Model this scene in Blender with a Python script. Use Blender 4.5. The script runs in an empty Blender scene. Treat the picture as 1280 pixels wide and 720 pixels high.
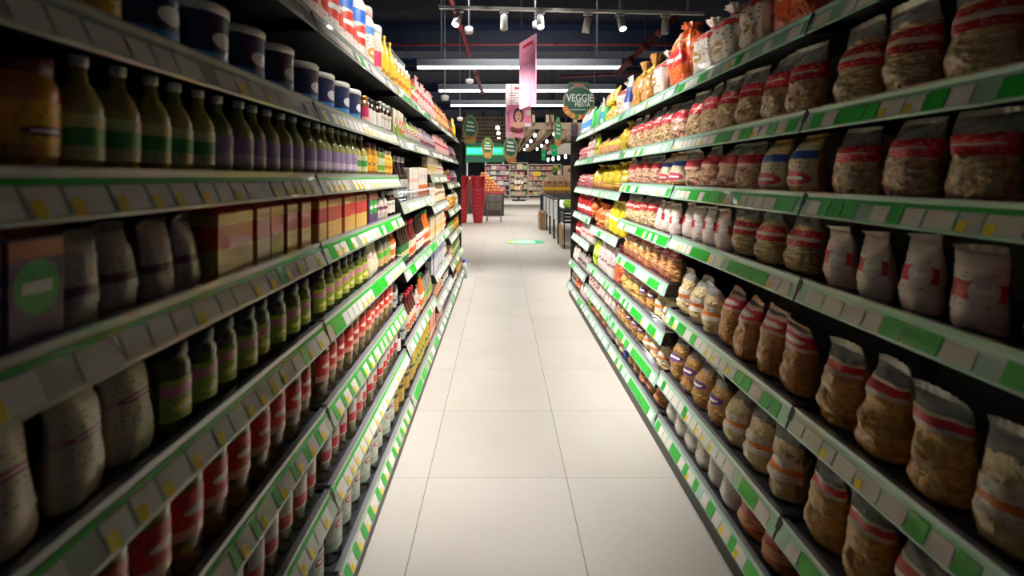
import bpy, math, random
from math import sin, cos, pi, sqrt, radians
from mathutils import Vector, Matrix, Euler
from mathutils import noise as mnoise
random.seed(11)
SC = bpy.context.scene
COL = SC.collection
# ------------------------------------------------------------------ camera
H = 1.55          # eye height
F = 604.0         # focal length in pixels of a 1280-pixel wide frame
VX, VY = 625.0, 221.0
cam_d = bpy.data.cameras.new('camera')
cam = bpy.data.objects.new('camera', cam_d)
COL.objects.link(cam)
cam.location = (0, 0, H)
cam.rotation_euler = (radians(90), 0, 0)
cam_d.sensor_width = 36
cam_d.lens = F / 1280 * 36
cam_d.shift_x = (640 - VX) / 1280
cam_d.shift_y = -(360 - VY) / 1280
cam_d.clip_start = 0.02
cam_d.dof.use_dof = True
cam_d.dof.focus_distance = 3.6
cam_d.dof.aperture_fstop = 2.3
SC.camera = cam
# ------------------------------------------------------------------ world and light
SC.view_settings.view_transform = 'Standard'
SC.view_settings.look = 'None'
SC.view_settings.exposure = 0.0
SC.view_settings.gamma = 1.0
SC.view_settings.use_curve_mapping = False
w = bpy.data.worlds.new('world'); SC.world = w; w.use_nodes = True
w.node_tree.nodes['Background'].inputs[0].default_value = (0.55, 0.65, 0.9, 1)
w.node_tree.nodes['Background'].inputs[1].default_value = 0.03

def area(name, loc, aim, sx, sy, power, color=(1, 0.97, 0.92), spread=180):
    d = bpy.data.lights.new(name, 'AREA'); d.shape = 'RECTANGLE'
    d.size = sx; d.size_y = sy; d.energy = power; d.color = color; d.spread = radians(spread)
    o = bpy.data.objects.new(name, d); COL.objects.link(o)
    o.location = loc
    v = Vector(aim) - Vector(loc)
    # keep the long side of the lamp along the aisle
    z = -v.normalized(); y = Vector((0, 1, 0)); x = y.cross(z).normalized(); y = z.cross(x).normalized()
    o.rotation_euler = Matrix((x, y, z)).transposed().to_euler()
    return o
# ceiling lighting over the aisle: begins a couple of metres in front of the camera
for za, pw in ((2.25, 21), (1.35, 21), (0.35, 36)):
    area('aisle_light_jars', (0.7, 5.0, 3.15), (-0.72, 5.0, za), 0.35, 6.0, pw, spread=32)
    area('aisle_light_pasta', (-0.38, 5.25, 3.15), (1.08, 5.25, za), 0.35, 5.3, pw, spread=32)
area('aisle_light_floor', (0.15, 5.0, 3.3), (0.15, 5.0, 0), 0.45, 6.6, 27, color=(1, 0.985, 0.965), spread=36)
# the open part of the shop beyond the aisle
area('hall_light', (0.5, 12.3, 3.9), (0.5, 12.3, 0), 6, 5, 230, spread=120)
area('hall_light', (0.5, 20, 3.9), (0.5, 20, 0), 9, 6, 560, spread=140)
area('hall_light', (0.5, 30, 3.9), (0.5, 33, 0), 12, 8, 850, spread=150)
area('added_sign_fill', (0.4, 5.6, 4.2), (0.4, 12.0, 2.6), 2.2, 0.5, 30, spread=80)  # added fill without a fixture, lifts the fronts of banners and signs

# ------------------------------------------------------------------ materials
def srgb(c):
    if isinstance(c, str):
        c = [int(c[i:i+2], 16) / 255 for i in (0, 2, 4)]
    return tuple(x / 12.92 if x <= 0.04045 else ((x + 0.055) / 1.055) ** 2.4 for x in c) + (1,)
MATS = {}
class NT:
    def __init__(s, name):
        s.m = bpy.data.materials.new(name); s.m.use_nodes = True
        s.t = s.m.node_tree; s.n = s.t.nodes; s.b = s.n['Principled BSDF']
        s.out = s.n['Material Output']
    def new(s, t, **kw):
        n = s.n.new(t)
        for k, v in kw.items(): setattr(n, k, v)
        return n
    def link(s, a, b): s.t.links.new(a, b)
    def setin(s, sock, v):
        if hasattr(v, 'is_output'): s.link(v, sock)
        else: sock.default_value = v
    def math(s, op, a, b=0.0, c=0.0, clamp=False):
        n = s.new('ShaderNodeMath', operation=op, use_clamp=clamp)
        s.setin(n.inputs[0], a); s.setin(n.inputs[1], b); s.setin(n.inputs[2], c)
        return n.outputs[0]
    def mix(s, f, a, b):
        n = s.new('ShaderNodeMix', data_type='RGBA')
        s.setin(n.inputs[0], f); s.setin(n.inputs[6], a); s.setin(n.inputs[7], b)
        return n.outputs[2]
    def between(s, x, a, b):
        return s.math('MULTIPLY', s.math('GREATER_THAN', x, a), s.math('LESS_THAN', x, b))
    def noise(s, scale, detail=2, vec=None):
        n = s.new('ShaderNodeTexNoise'); n.inputs['Scale'].default_value = scale; n.inputs['Detail'].default_value = detail
        if vec is not None: s.link(vec, n.inputs['Vector'])
        return n.outputs['Fac']
    def objco(s): return s.new('ShaderNodeTexCoord').outputs['Object']
    def uv(s):
        n = s.new('ShaderNodeSeparateXYZ'); s.link(s.new('ShaderNodeTexCoord').outputs['UV'], n.inputs[0])
        return n.outputs[0], n.outputs[1]
    def ramp(s, fac, stops):
        n = s.new('ShaderNodeValToRGB'); e = n.color_ramp.elements
        e[0].position, e[0].color = stops[0]; e[1].position, e[1].color = stops[-1]
        for p, c in stops[1:-1]:
            k = e.new(p); k.color = c
        s.setin(n.inputs[0], fac); return n.outputs[0]
    def bump(s, h, strength=0.3, dist=0.01):
        n = s.new('ShaderNodeBump'); n.inputs['Strength'].default_value = strength; n.inputs['Distance'].default_value = dist
        s.link(h, n.inputs['Height']); s.link(n.outputs[0], s.b.inputs['Normal'])

def plain(name, col, rough=0.5, metal=0.0, coat=0.0, emit=0.0, var=0.0, scale=8):
    if name in MATS: return MATS[name]
    t = NT(name); c = srgb(col)
    if var:
        f = t.noise(scale, 3, t.objco())
        d = tuple(x * (1 - var) for x in c[:3]) + (1,)
        t.link(t.mix(f, c, d), t.b.inputs['Base Color'])
    else: t.b.inputs['Base Color'].default_value = c
    t.b.inputs['Roughness'].default_value = rough; t.b.inputs['Metallic'].default_value = metal
    t.b.inputs['Coat Weight'].default_value = coat
    if emit:
        t.b.inputs['Emission Color'].default_value = c; t.b.inputs['Emission Strength'].default_value = emit
    MATS[name] = t.m
    return t.m

def content(name, c1, c2, scale=60, rough=0.18, c3=None):
    """glass or film with food behind it: speckled colour under a clear coat"""
    if name in MATS: return MATS[name]
    t = NT(name); oc = t.objco()
    v = t.new('ShaderNodeTexVoronoi'); v.inputs['Scale'].default_value = scale; t.link(oc, v.inputs['Vector'])
    st = [(0.0, srgb(c1)), (0.55, srgb(c2)), (1.0, srgb(c3 or c1))]
    sep = t.new('ShaderNodeSeparateColor'); t.link(v.outputs['Color'], sep.inputs[0])
    t.link(t.ramp(sep.outputs[0], st), t.b.inputs['Base Color'])
    t.b.inputs['Roughness'].default_value = rough; t.b.inputs['Coat Weight'].default_value = 0.7
    t.b.inputs['Coat Roughness'].default_value = 0.08
    t.bump(v.outputs['Distance'], 0.25, 0.004)
    MATS[name] = t.m
    return t.m

def film(name, c1, c2, scale=45, clear=0.8, c3=None, low=None, stretch=1.0):
    """crinkled bag film: food shows through it, the empty top of the bag is clear"""
    if name in MATS: return MATS[name]
    t = NT(name); oc = t.objco()
    mp = t.new('ShaderNodeMapping'); t.link(oc, mp.inputs[0]); mp.inputs['Scale'].default_value = (1, 1, stretch)
    v = t.new('ShaderNodeTexVoronoi'); v.inputs['Scale'].default_value = scale; t.link(mp.outputs[0], v.inputs['Vector'])
    sep = t.new('ShaderNodeSeparateColor'); t.link(v.outputs['Color'], sep.inputs[0])
    col = t.ramp(sep.outputs[0], [(0.0, srgb(c1)), (0.5, srgb(c2)), (1.0, srgb(c3 or c1))])
    u, vv = t.uv()
    if low: col = t.mix(t.math('LESS_THAN', vv, low[0]), col, srgb(low[1]))
    n = t.noise(22, 4, oc); h = t.math('ABSOLUTE', t.math('SUBTRACT', n, 0.5))
    t.link(col, t.b.inputs['Base Color'])
    t.b.inputs['Roughness'].default_value = 0.3; t.b.inputs['Coat Weight'].default_value = 1.0
    t.b.inputs['Coat Roughness'].default_value = 0.12
    t.bump(t.math('ADD', h, t.math('MULTIPLY', v.outputs['Distance'], 0.2)), 1.0, 0.05)
    if clear < 1:
        tr = t.new('ShaderNodeBsdfTransparent'); tr.inputs[0].default_value = (0.9, 0.9, 0.9, 1)
        gl = t.new('ShaderNodeBsdfPrincipled'); gl.inputs['Base Color'].default_value = (0.8, 0.8, 0.8, 1); gl.inputs['Roughness'].default_value = 0.2
        for l in t.b.inputs['Normal'].links: t.link(l.from_socket, gl.inputs['Normal'])
        m1 = t.new('ShaderNodeMixShader'); m1.inputs[0].default_value = 0.4
        t.link(tr.outputs[0], m1.inputs[1]); t.link(gl.outputs[0], m1.inputs[2])
        m2 = t.new('ShaderNodeMixShader')
        edge = t.math('ADD', vv, t.math('MULTIPLY', t.math('SUBTRACT', n, 0.5), 0.35))
        t.link(t.math('GREATER_THAN', edge, clear), m2.inputs[0])
        t.link(t.b.outputs[0], m2.inputs[1]); t.link(m1.outputs[0], m2.inputs[2])
        t.link(m2.outputs[0], t.out.inputs[0])
    MATS[name] = t.m
    return t.m

def label(name, base, band=None, bz=(0.4, 0.62), emb=None, ez=(0.5, 0.7, 0.3, 0.14), ink='30261f', lines=True, rough=0.35):
    """printed paper or film label in its own UV square: ground, band, emblem and illegible small print"""
    if name in MATS: return MATS[name]
    t = NT(name); u, v = t.uv(); col = srgb(base)
    if lines:
        w1 = t.math('GREATER_THAN', t.math('FRACT', t.math('MULTIPLY', v, 11)), 0.55)
        cb = t.new('ShaderNodeCombineXYZ'); t.link(t.math('MULTIPLY', u, 14), cb.inputs[0]); t.link(t.math('FLOOR', t.math('MULTIPLY', v, 11)), cb.inputs[1])
        nz = t.new('ShaderNodeTexNoise'); nz.inputs['Scale'].default_value = 1.0; nz.inputs['Detail'].default_value = 0; t.link(cb.outputs[0], nz.inputs['Vector'])
        msk = t.math('MULTIPLY', w1, t.math('GREATER_THAN', nz.outputs['Fac'], 0.54))
        msk = t.math('MULTIPLY', msk, t.between(v, 0.08, 0.9)); msk = t.math('MULTIPLY', msk, t.between(u, 0.14, 0.86))
        col = t.mix(t.math('MULTIPLY', msk, 0.6), col, srgb(ink))
    if band: col = t.mix(t.between(v, *bz), col, srgb(band))
    if emb:
        cx, cy, rx, ry = ez
        dx = t.math('DIVIDE', t.math('SUBTRACT', u, cx), rx); dy = t.math('DIVIDE', t.math('SUBTRACT', v, cy), ry)
        r = t.math('ADD', t.math('MULTIPLY', dx, dx), t.math('MULTIPLY', dy, dy))
        col = t.mix(t.math('LESS_THAN', r, 1.0), col, srgb(emb))
        col = t.mix(t.math('MULTIPLY', t.between(r, 0.0, 0.45), t.between(dy, -0.22, 0.22)), col, srgb('f2eee6'))
    t.setin(t.b.inputs['Base Color'], col)
    t.b.inputs['Roughness'].default_value = rough; t.b.inputs['Coat Weight'].default_value = 0.3
    MATS[name] = t.m
    return t.m

# ------------------------------------------------------------------ mesh helpers
class MB:
    def __init__(s): s.v = []; s.f = []; s.mi = []; s.uv = []; s.sm = []
    def face(s, idx, mi=0, uv=None, sm=False):
        s.f.append(tuple(idx)); s.mi.append(mi); s.uv.append(uv); s.sm.append(sm)
    def box(s, x0, x1, y0, y1, z0, z1, mi=0, bev=0.0):
        if x0 > x1: x0, x1 = x1, x0
        if y0 > y1: y0, y1 = y1, y0
        b = min(bev, (x1-x0)*.45, (y1-y0)*.45, (z1-z0)*.45)
        k = len(s.v)
        if b <= 0:
            for z in (z0, z1):
                for x, y in ((x0, y0), (x1, y0), (x1, y1), (x0, y1)): s.v.append((x, y, z))
            for q in ((3, 2, 1, 0), (4, 5, 6, 7)): s.face([k+i for i in q], mi, [(0, 0), (1, 0), (1, 1), (0, 1)])
            for i in range(4):
                j = (i+1) % 4; s.face([k+i, k+j, k+4+j, k+4+i], mi, [(0, 0), (1, 0), (1, 1), (0, 1)])
            return s
        rings = [(z0, b), (z0+b, 0), (z1-b, 0), (z1, b)]
        for z, o in rings:
            for x, y in ((x0+b+0, y0+o), (x1-b, y0+o), (x1-o, y0+b), (x1-o, y1-b), (x1-b, y1-o), (x0+b, y1-o), (x0+o, y1-b), (x0+o, y0+b)):
                s.v.append((x, y, z))
        for r in range(3):
            for i in range(8):
                j = (i+1) % 8; a = k+r*8
                s.face([a+i, a+j, a+8+j, a+8+i], mi, [(0, r/3), (1, r/3), (1, (r+1)/3), (0, (r+1)/3)])
        s.face([k+i for i in range(7, -1, -1)], mi); s.face([k+24+i for i in range(8)], mi)
        return s
    def lathe(s, prof, seg=18, mi=0, c=(0, 0, 0), cap=True, sm=True):
        k = len(s.v); n = len(prof); z0 = prof[0][1]; dz = (prof[-1][1]-z0) or 1
        for r, z in prof:
            for i in range(seg):
                a = 2*pi*i/seg; s.v.append((c[0]+r*cos(a), c[1]+r*sin(a), c[2]+z))
        for j in range(n-1):
            for i in range(seg):
                i2 = (i+1) % seg; va = (prof[j][1]-z0)/dz; vb = (prof[j+1][1]-z0)/dz
                s.face([k+j*seg+i, k+j*seg+i2, k+(j+1)*seg+i2, k+(j+1)*seg+i], mi,
                       [(i/seg, va), ((i+1)/seg, va), ((i+1)/seg, vb), (i/seg, vb)], sm)
        if cap:
            if prof[0][0] > 1e-6: s.face([k+i for i in range(seg-1, -1, -1)], mi)
            if prof[-1][0] > 1e-6: s.face([k+(n-1)*seg+i for i in range(seg)], mi)
        return s
    def wrap(s, prof, a0, a1, seg=10, mi=0):
        """label shell on a lathe body, u across, v up; angle 0 faces -Y"""
        k = len(s.v); n = len(prof); z0 = prof[0][1]; dz = prof[-1][1]-z0
        for r, z in prof:
            for i in range(seg+1):
                a = -pi/2 + a0+(a1-a0)*i/seg; s.v.append((r*cos(a), r*sin(a), z))
        for j in range(n-1):
            for i in range(seg):
                q = k+j*(seg+1)+i
                va = (prof[j][1]-z0)/dz; vb = (prof[j+1][1]-z0)/dz
                s.face([q, q+1, q+seg+2, q+seg+1], mi, [(i/seg, va), ((i+1)/seg, va), ((i+1)/seg, vb), (i/seg, vb)], True)
        return s
    def grid(s, fn, nu, nv, mi=0, closed=False, sm=True, uvf=None):
        k = len(s.v); w_ = nu if closed else nu+1
        for j in range(nv+1):
            for i in range(w_): s.v.append(tuple(fn(i/nu, j/nv)))
        for j in range(nv):
            for i in range(nu):
                i2 = (i+1) % w_
                q = [k+j*w_+i, k+j*w_+i2, k+(j+1)*w_+i2, k+(j+1)*w_+i]
                s.face(q, mi, [(i/nu, j/nv), ((i+1)/nu, j/nv), ((i+1)/nu, (j+1)/nv), (i/nu, (j+1)/nv)], sm)
        return s
    def tube(s, pts, r, seg=8, mi=0):
        pts = [Vector(p) for p in pts]; k0 = len(s.v)
        for a, p in enumerate(pts):
            d = (pts[min(a+1, len(pts)-1)]-pts[max(a-1, 0)]).normalized()
            up = Vector((0, 0, 1)) if abs(d.z) < 0.9 else Vector((1, 0, 0))
            x = d.cross(up).normalized(); y = d.cross(x)
            for i in range(seg):
                t = 2*pi*i/seg; s.v.append(tuple(p+x*(r*cos(t))+y*(r*sin(t))))
        for a in range(len(pts)-1):
            for i in range(seg):
                j = (i+1) % seg; q = k0+a*seg
                s.face([q+i, q+j, q+seg+j, q+seg+i], mi, None, True)
        s.face([k0+i for i in range(seg-1, -1, -1)], mi); s.face([k0+(len(pts)-1)*seg+i for i in range(seg)], mi)
        return s
    def extr(s, poly, axis, a, b, mi=0):
        """polygon in the plane across `axis`, extruded from a to b"""
        k = len(s.v); n = len(poly)
        for t in (a, b):
            for p, q in poly:
                s.v.append({'x': (t, p, q), 'y': (p, t, q), 'z': (p, q, t)}[axis])
        for i in range(n):
            j = (i+1) % n; s.face([k+i, k+j, k+n+j, k+n+i], mi, [(0, 0), (1, 0), (1, 1), (0, 1)])
        s.face([k+i for i in range(n-1, -1, -1)], mi); s.face([k+n+i for i in range(n)], mi)
        return s
    def build(s, name, mats, parent=None, org=(0, 0, 0)):
        me = bpy.data.meshes.new(name)
        me.from_pydata([(x-org[0], y-org[1], z-org[2]) for x, y, z in s.v], [], s.f)
        for m in (mats if isinstance(mats, (list, tuple)) else [mats]): me.materials.append(m)
        me.polygons.foreach_set('material_index', s.mi)
        me.polygons.foreach_set('use_smooth', s.sm)
        ul = me.uv_layers.new(name='UVMap'); buf = []
        for f, u in zip(s.f, s.uv):
            for q in range(len(f)): buf += list(u[q]) if u else [0.5, 0.5]
        ul.data.foreach_set('uv', buf)
        me.update()
        o = bpy.data.objects.new(name, me); COL.objects.link(o)
        if parent: o.parent = parent
        elif org != (0, 0, 0): o.location = org
        return o
def tag(o, lab=None, cat=None, group=None, kind=None):
    for k, v in (('label', lab), ('category', cat), ('group', group), ('kind', kind)):
        if v: o[k] = v
    return o
def empty(name, loc=(0, 0, 0), rz=0.0, lab=None, cat=None, group=None):
    o = bpy.data.objects.new(name, None); COL.objects.link(o); o.empty_display_size = 0.05
    o.location = loc; o.rotation_euler = (0, 0, rz)
    return tag(o, lab, cat, group)
def struct(o): o['kind'] = 'structure'; return o
def copy_tree(o, parent=None):
    c = o.copy(); COL.objects.link(c); c.parent = parent
    for ch in o.children: copy_tree(ch, c)
    return c
def PX(px, Y): return (px-VX)*Y/F          # world x of a photo column at distance Y
def PZ(py, Y): return H-(py-VY)*Y/F
ORD = ['', 'first', 'second', 'third', 'fourth', 'fifth', 'sixth', 'seventh', 'eighth', 'ninth', 'tenth', 'eleventh', 'twelfth',
       'thirteenth', 'fourteenth', 'fifteenth', 'sixteenth', 'seventeenth', 'eighteenth', 'nineteenth', 'twentieth'] + ['%dth' % i for i in range(21, 60)]
NUM = ['', 'one', 'two', 'three', 'four', 'five', 'six', 'seven', 'eight', 'nine', 'ten', 'eleven', 'twelve',
       'thirteen', 'fourteen', 'fifteen', 'sixteen', 'seventeen', 'eighteen', 'nineteen', 'twenty'] + [str(i) for i in range(21, 60)]

M_black = plain('black_metal', '101112', 0.45)
M_dark = plain('dark_grey_metal', '26272a', 0.5)
M_shelf = plain('grey_shelf_metal', '3f4144', 0.5, 0.2)
M_kick = plain('dark_kick_plate', '3a3a38', 0.5)
M_railL = plain('clear_price_rail', 'b4bbaa', 0.25, coat=0.6)
M_railR = plain('mint_price_rail', 'a6cfb8', 0.25, coat=0.6)
M_railLip = plain('grey_rail_lip', '85878c', 0.25, coat=0.5)
M_green = plain('green_insert', '17b32a', 0.4, coat=0.3)
M_tagw = plain('white_price_paper', 'e6dfd6', 0.5)
M_tagy = plain('yellow_price_paper', 'f3d51c', 0.5)
M_white = plain('white_paint', 'e8e8e6', 0.4)
M_chrome = plain('chrome_wire', 'b9bcc0', 0.25, 1.0)
M_redwire = plain('dark_red_wire', '8c2434', 0.4)

# ------------------------------------------------------------------ the room
fm = NT('floor_tiles')
geo = fm.new('ShaderNodeNewGeometry'); sp = fm.new('ShaderNodeSeparateXYZ'); fm.link(geo.outputs['Position'], sp.inputs[0])
T = 0.712
def cell(o, off):
    a = fm.math('DIVIDE', fm.math('ADD', o, 100*T-off), T)
    return fm.math('FRACT', a), fm.math('FLOOR', a)
fx, ix = cell(sp.outputs[0], 0.342); fy, iy = cell(sp.outputs[1], 2.49)
def dist(f): return fm.math('MULTIPLY', fm.math('MINIMUM', f, fm.math('SUBTRACT', 1.0, f)), T)
jx = fm.math('LESS_THAN', dist(fx), 0.0019); jy = fm.math('LESS_THAN', dist(fy), 0.0016)
cb = fm.new('ShaderNodeCombineXYZ'); fm.link(ix, cb.inputs[0]); fm.link(iy, cb.inputs[1])
wn = fm.new('ShaderNodeTexWhiteNoise', noise_dimensions='2D'); fm.link(cb.outputs[0], wn.inputs['Vector'])
cloud = fm.noise(2.2, 5, geo.outputs['Position']); fine = fm.noise(40, 3, geo.outputs['Position'])
base = fm.mix(fm.math('ADD', fm.math('MULTIPLY', cloud, 0.7), fm.math('MULTIPLY', wn.outputs['Value'], 0.3)), srgb('d6cfc6'), srgb('c2bab0'))
base = fm.mix(fm.math('MULTIPLY', fine, 0.25), base, srgb('b5ada3'))
base = fm.mix(fm.math('MULTIPLY', jx, 0.85), base, srgb('4a4038'))
base = fm.mix(fm.math('MULTIPLY', jy, 0.7), base, srgb('6b6259'))
fm.link(base, fm.b.inputs['Base Color']); fm.b.inputs['Roughness'].default_value = 0.3
fm.link(fm.math('ADD', 0.22, fm.math('MULTIPLY', cloud, 0.2)), fm.b.inputs['Roughness'])
X0, X1, Y0, Y1, ZC = -9.0, 11.0, -1.0, 40.0, 5.2
o = struct(MB().box(X0, X1, Y0, Y1, -0.08, 0).build('floor', fm.m))
cm = plain('ceiling_paint', '111a36', 0.8, var=0.4, scale=1.5)
struct(MB().box(X0, X1, Y0, Y1, ZC, ZC+0.1).build('ceiling', cm))
wm = plain('dark_wall_paint', '17191f', 0.8)
struct(MB().box(X0-0.1, X0, Y0, Y1, 0, ZC).build('wall_left', wm))
struct(MB().box(X1, X1+0.1, Y0, Y1, 0, ZC).build('wall_right', wm))
struct(MB().box(X0, X1, Y1, Y1+0.1, 0, ZC).build('wall_back', wm))
# ------------------------------------------------------------------ shelving runs
def xfront(side, h):
    pts = [(0.19, 0.550), (0.485, 0.575), (0.76, 0.590), (1.05, 0.600), (1.31, 0.610), (1.55, 0.625), (1.80, 0.635), (2.11, 0.640)] if side < 0 else \
          [(0.18, 0.905), (0.40, 0.915), (0.64, 0.950), (0.92, 0.970), (1.20, 0.985), (1.43, 1.0), (1.76, 1.005), (2.08, 1.025)]
    if h <= pts[0][0]: return pts[0][1]
    for (a, xa), (b, xb) in zip(pts, pts[1:]):
        if h <= b: return xa+(xb-xa)*(h-a)/(b-a)
    return pts[-1][1]
BACK = {-1: 1.03, 1: 1.41}
def shelf(bay, org, side, y0, y1, h, style, guard=None, rng=random):
    """one shelf board of a bay; style says how its price rail is dressed"""
    xf = xfront(side, h); xb = BACK[side]; s = side
    b = MB()
    b.box(s*(xf+0.004), s*xb, y0+0.012, y1-0.012, h-0.028, h, 0, 0.003)
    sh = b.build('shelf', M_shelf, bay, org)
    # price rail: leans out towards the aisle at the bottom
    L = 0.066; do = 0.026
    pr = MB()
    face = [(s*(xf+0.016), h+0.006), (s*(xf-0.001), h+0.008), (s*(xf-0.001), h-0.004), (s*(xf-do), h-0.06), (s*(xf-do), h-0.066), (s*(xf-do+0.004), h-0.066), (s*(xf+0.003), h-0.002), (s*(xf+0.003), h+0.001), (s*(xf+0.016), h+0.001)]
    pr.extr(face, 'y', y0+0.006, y1-0.006, 0)
    mat = M_railL if side < 0 else M_railR
    r = pr.build('price_rail', mat, sh)
    r.location = (0, 0, 0)
    for v in r.data.vertices: v.co -= Vector(org)
    lip = MB().box(s*(xf-0.0015), s*(xf+0.016), y0+0.007, y1-0.007, h+0.0085, h+0.0115, 0)
    lip.build('rail_lip', M_railLip, sh, org)
    ang = math.atan2(do-0.001, 0.056)
    def onrail(t, out):     # t 0 top .. 1 bottom of the leaning face
        return (s*(xf-0.001-(do-0.001)*t-out*cos(ang)), h-0.004-0.056*t+out*sin(ang)*-1+0.0)
    def patch(mb, ya, yb, ta, tb, out, mi):
        (xa, za), (xc, zc) = onrail(ta, out), onrail(tb, out)
        (xa2, za2), (xc2, zc2) = onrail(ta, out-0.0022), onrail(tb, out-0.0022)
        mb.extr([(xa, za), (xc, zc), (xc2, zc2), (xa2, za2)], 'y', ya, yb, mi)
    near = y1 < 4.4
    if style.get('line'):
        g = MB(); patch(g, y0+0.01, y1-0.01, 0.02, 0.16, 0.0028, 0); g.build('green_strip', M_green, sh, org)
    y = y0+0.03+rng.random()*0.03
    i = 0; step = style.get('step', 0.075)
    proto = style.setdefault('_p', {})
    while y < y1-0.07:
        gb = style.get('green', 0.25)
        wdt = 0.052 + (0.02 if rng.random() < 0.3 else 0)
        pat = style.get('pattern')
        isg = (pat and pat[i % len(pat)] == 'g') or (not pat and rng.random() < gb)
        skip = not isg and rng.random() < style.get('gap', 0.12)
        if isg:
            gl = style.get('glen', 0.05)*(1 if pat else rng.choice([0.7, 1, 1, 2.2]))
            gl = min(gl, y1-0.03-y)
            g = MB(); patch(g, y, y+gl, 0.14, 0.93, 0.0030, 0); g.build('green_insert', M_green, sh, org)
            y += gl+0.006
        elif not skip:
            g = MB(); patch(g, y, y+wdt, 0.2, 0.9, 0.0030, 0)
            if rng.random() < style.get('yel', 0.7):
                yy = y+0.003 if side < 0 else y+wdt-0.022
                patch(g, yy, yy+0.021, 0.5, 0.92, 0.0042, 1)
            g.build('price_tag', [M_tagw, M_tagy], sh, org)
            y += wdt+0.008
        else: y += 0.05
        i += 1
    # black end brackets
    for ye in (y0, y1):
        e = MB(); a, c = (ye+0.001, ye+0.011) if ye == y0 else (ye-0.011, ye-0.001)
        e.extr([(s*(xf-do+0.001), h-0.064), (s*(xf+0.002), h+0.012), (s*xb, h+0.012), (s*xb, h-0.075), (s*(xf+0.10), h-0.066)], 'y', a, c, 0)
        e.build('bracket', M_black, sh, org)
    if guard:
        g = MB(); zt = h+guard[1]; xg = s*(xf+0.012)
        for z in (h+0.02, (h+zt)/2+0.01, zt): g.tube([(xg, y0+0.03, z), (xg, y1-0.03, z)], 0.0022, 5)
        n = int((y1-y0)/0.045)
        for k in range(n+1):
            yy = y0+0.03+(y1-y0-0.06)*k/n; g.tube([(xg, yy, h), (xg, yy, zt)], 0.0018, 5)
        g.build('wire_guard', guard[0], sh, org)
    return sh
BAYS = []
def bay(side, y0, y1, hs, styles, lab, guards={}, end=None):
    s = side; org = (s*(BACK[s]-0.2), (y0+y1)/2, 0.0)
    root = empty('shelving_bay', org, 0, lab, 'shelving', 'shelving bays of the jar aisle side' if s < 0 else 'shelving bays of the pasta aisle side')
    xb = BACK[s]; top = hs[-1]+0.03
    MB().box(s*(xb+0.002), s*(xb+0.02), y0+0.02, y1-0.02, 0.1, top+0.02, 0).build('back_panel', M_dark, root, org)
    for ye in (y0, y1):
        a, c = (ye+0.001, ye+0.019) if ye == y0 else (ye-0.019, ye-0.001)
        MB().box(s*(xb+0.0), s*(xb+0.06), a, c, 0.0, top+0.04, 0, 0.003).build('upright', M_black, root, org)
    xk = xfront(s, 0.1)
    MB().box(s*(xk+0.003), s*(xk+0.02), y0+0.001, y1-0.001, 0.0, hs[0]-0.068, 0).build('kick_plate', M_kick, root, org)
    MB().box(s*(xk+0.021), s*xb, y0+0.002, y1-0.002, 0.0, hs[0]-0.08, 0).build('base_plinth', M_black, root, org)
    if end:
        # finished end of the run: side panel of the last bay
        MB().box(s*(xk+0.03), s*(xb+0.06), y1+0.001, y1+0.03, 0.0, top-0.02, 0, 0.004).build('end_panel', M_black, root, org)
    for i, h in enumerate(hs):
        shelf(root, org, s, y0, y1, h, styles[i % len(styles)], guards.get(i))
    BAYS.append((side, y0, y1, hs, root))
    return root
R = 0.03
LH = {'N': [.16, .455, .73, 1.02, 1.287, 1.523, 1.773, 2.077],
      'B': [.16, .47, .935, 1.353, 1.765, 2.077],
      'C': [.16, .37, .63, .935, 1.25, 1.53, 1.765, 2.077],
      'D': [.16, .47, .79, 1.11, 1.44, 1.765, 2.077]}
for k in LH: LH[k] = [a+R for a in LH[k]]
st_line = lambda **k: dict(dict(line=True, green=0.18, yel=0.8, gap=0.05), **k)
stA = [dict(pattern='gw', glen=0.035, green=0.3, yel=0.9), st_line(gap=0.0, green=0.03), dict(line=True, pattern='gw', glen=0.022, yel=1), st_line(), st_line(), st_line(green=0.05),
       dict(green=0.0, yel=0.3), dict(green=0.03, yel=0.1, gap=0.3)]
stB = [dict(green=0.5, yel=0.3, gap=0.4, glen=0.06), dict(green=0.3, yel=0.1, gap=0.3), dict(line=True, green=0.35, yel=0.05, gap=0.3), dict(green=0.05, yel=0.3, gap=0.3), dict(green=0.0, yel=0.1, gap=0.4)]
stC = [dict(green=0.1, yel=0.1, gap=0.5)]
jb = lambda n: ('shelving bay of jars and packets, ' + n)
YL = [0.31, 1.64, 2.97, 4.30, 5.63, 7.25]
bay(-1, YL[0], YL[1], LH['N'], stA, jb('dim fifth bay from the red baskets'))
bay(-1, YL[1], YL[2], LH['N'], stA, jb('fourth bay from the red baskets, yellow-and-green price tags'))
bay(-1, YL[2], YL[3], LH['B'], stB, jb('third bay from the red baskets, tall sauce bottles'), {3: (M_chrome, 0.07)})
bay(-1, YL[3], YL[4], LH['C'], stC, jb('second bay from the red baskets'))
bay(-1, YL[4], YL[5], LH['D'], stC, jb('black end bay beside the red baskets'), end=True)
RH = {'N': [.15, .40, .76, 1.18, 1.46, 1.73, 2.05],
      '0': [.15, .37, .61, .89, 1.17, 1.464, 1.73, 2.05],
      '1': [.15, .37, .60, 1.0, 1.385, 1.73, 2.05],
      '2': [.15, .443, .78, 1.07, 1.385, 1.73, 2.05]}
for k in RH: RH[k] = [a+R for a in RH[k]]
YR = [0.38, 1.58, 2.78, 3.98, 5.18, 6.38]
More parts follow.
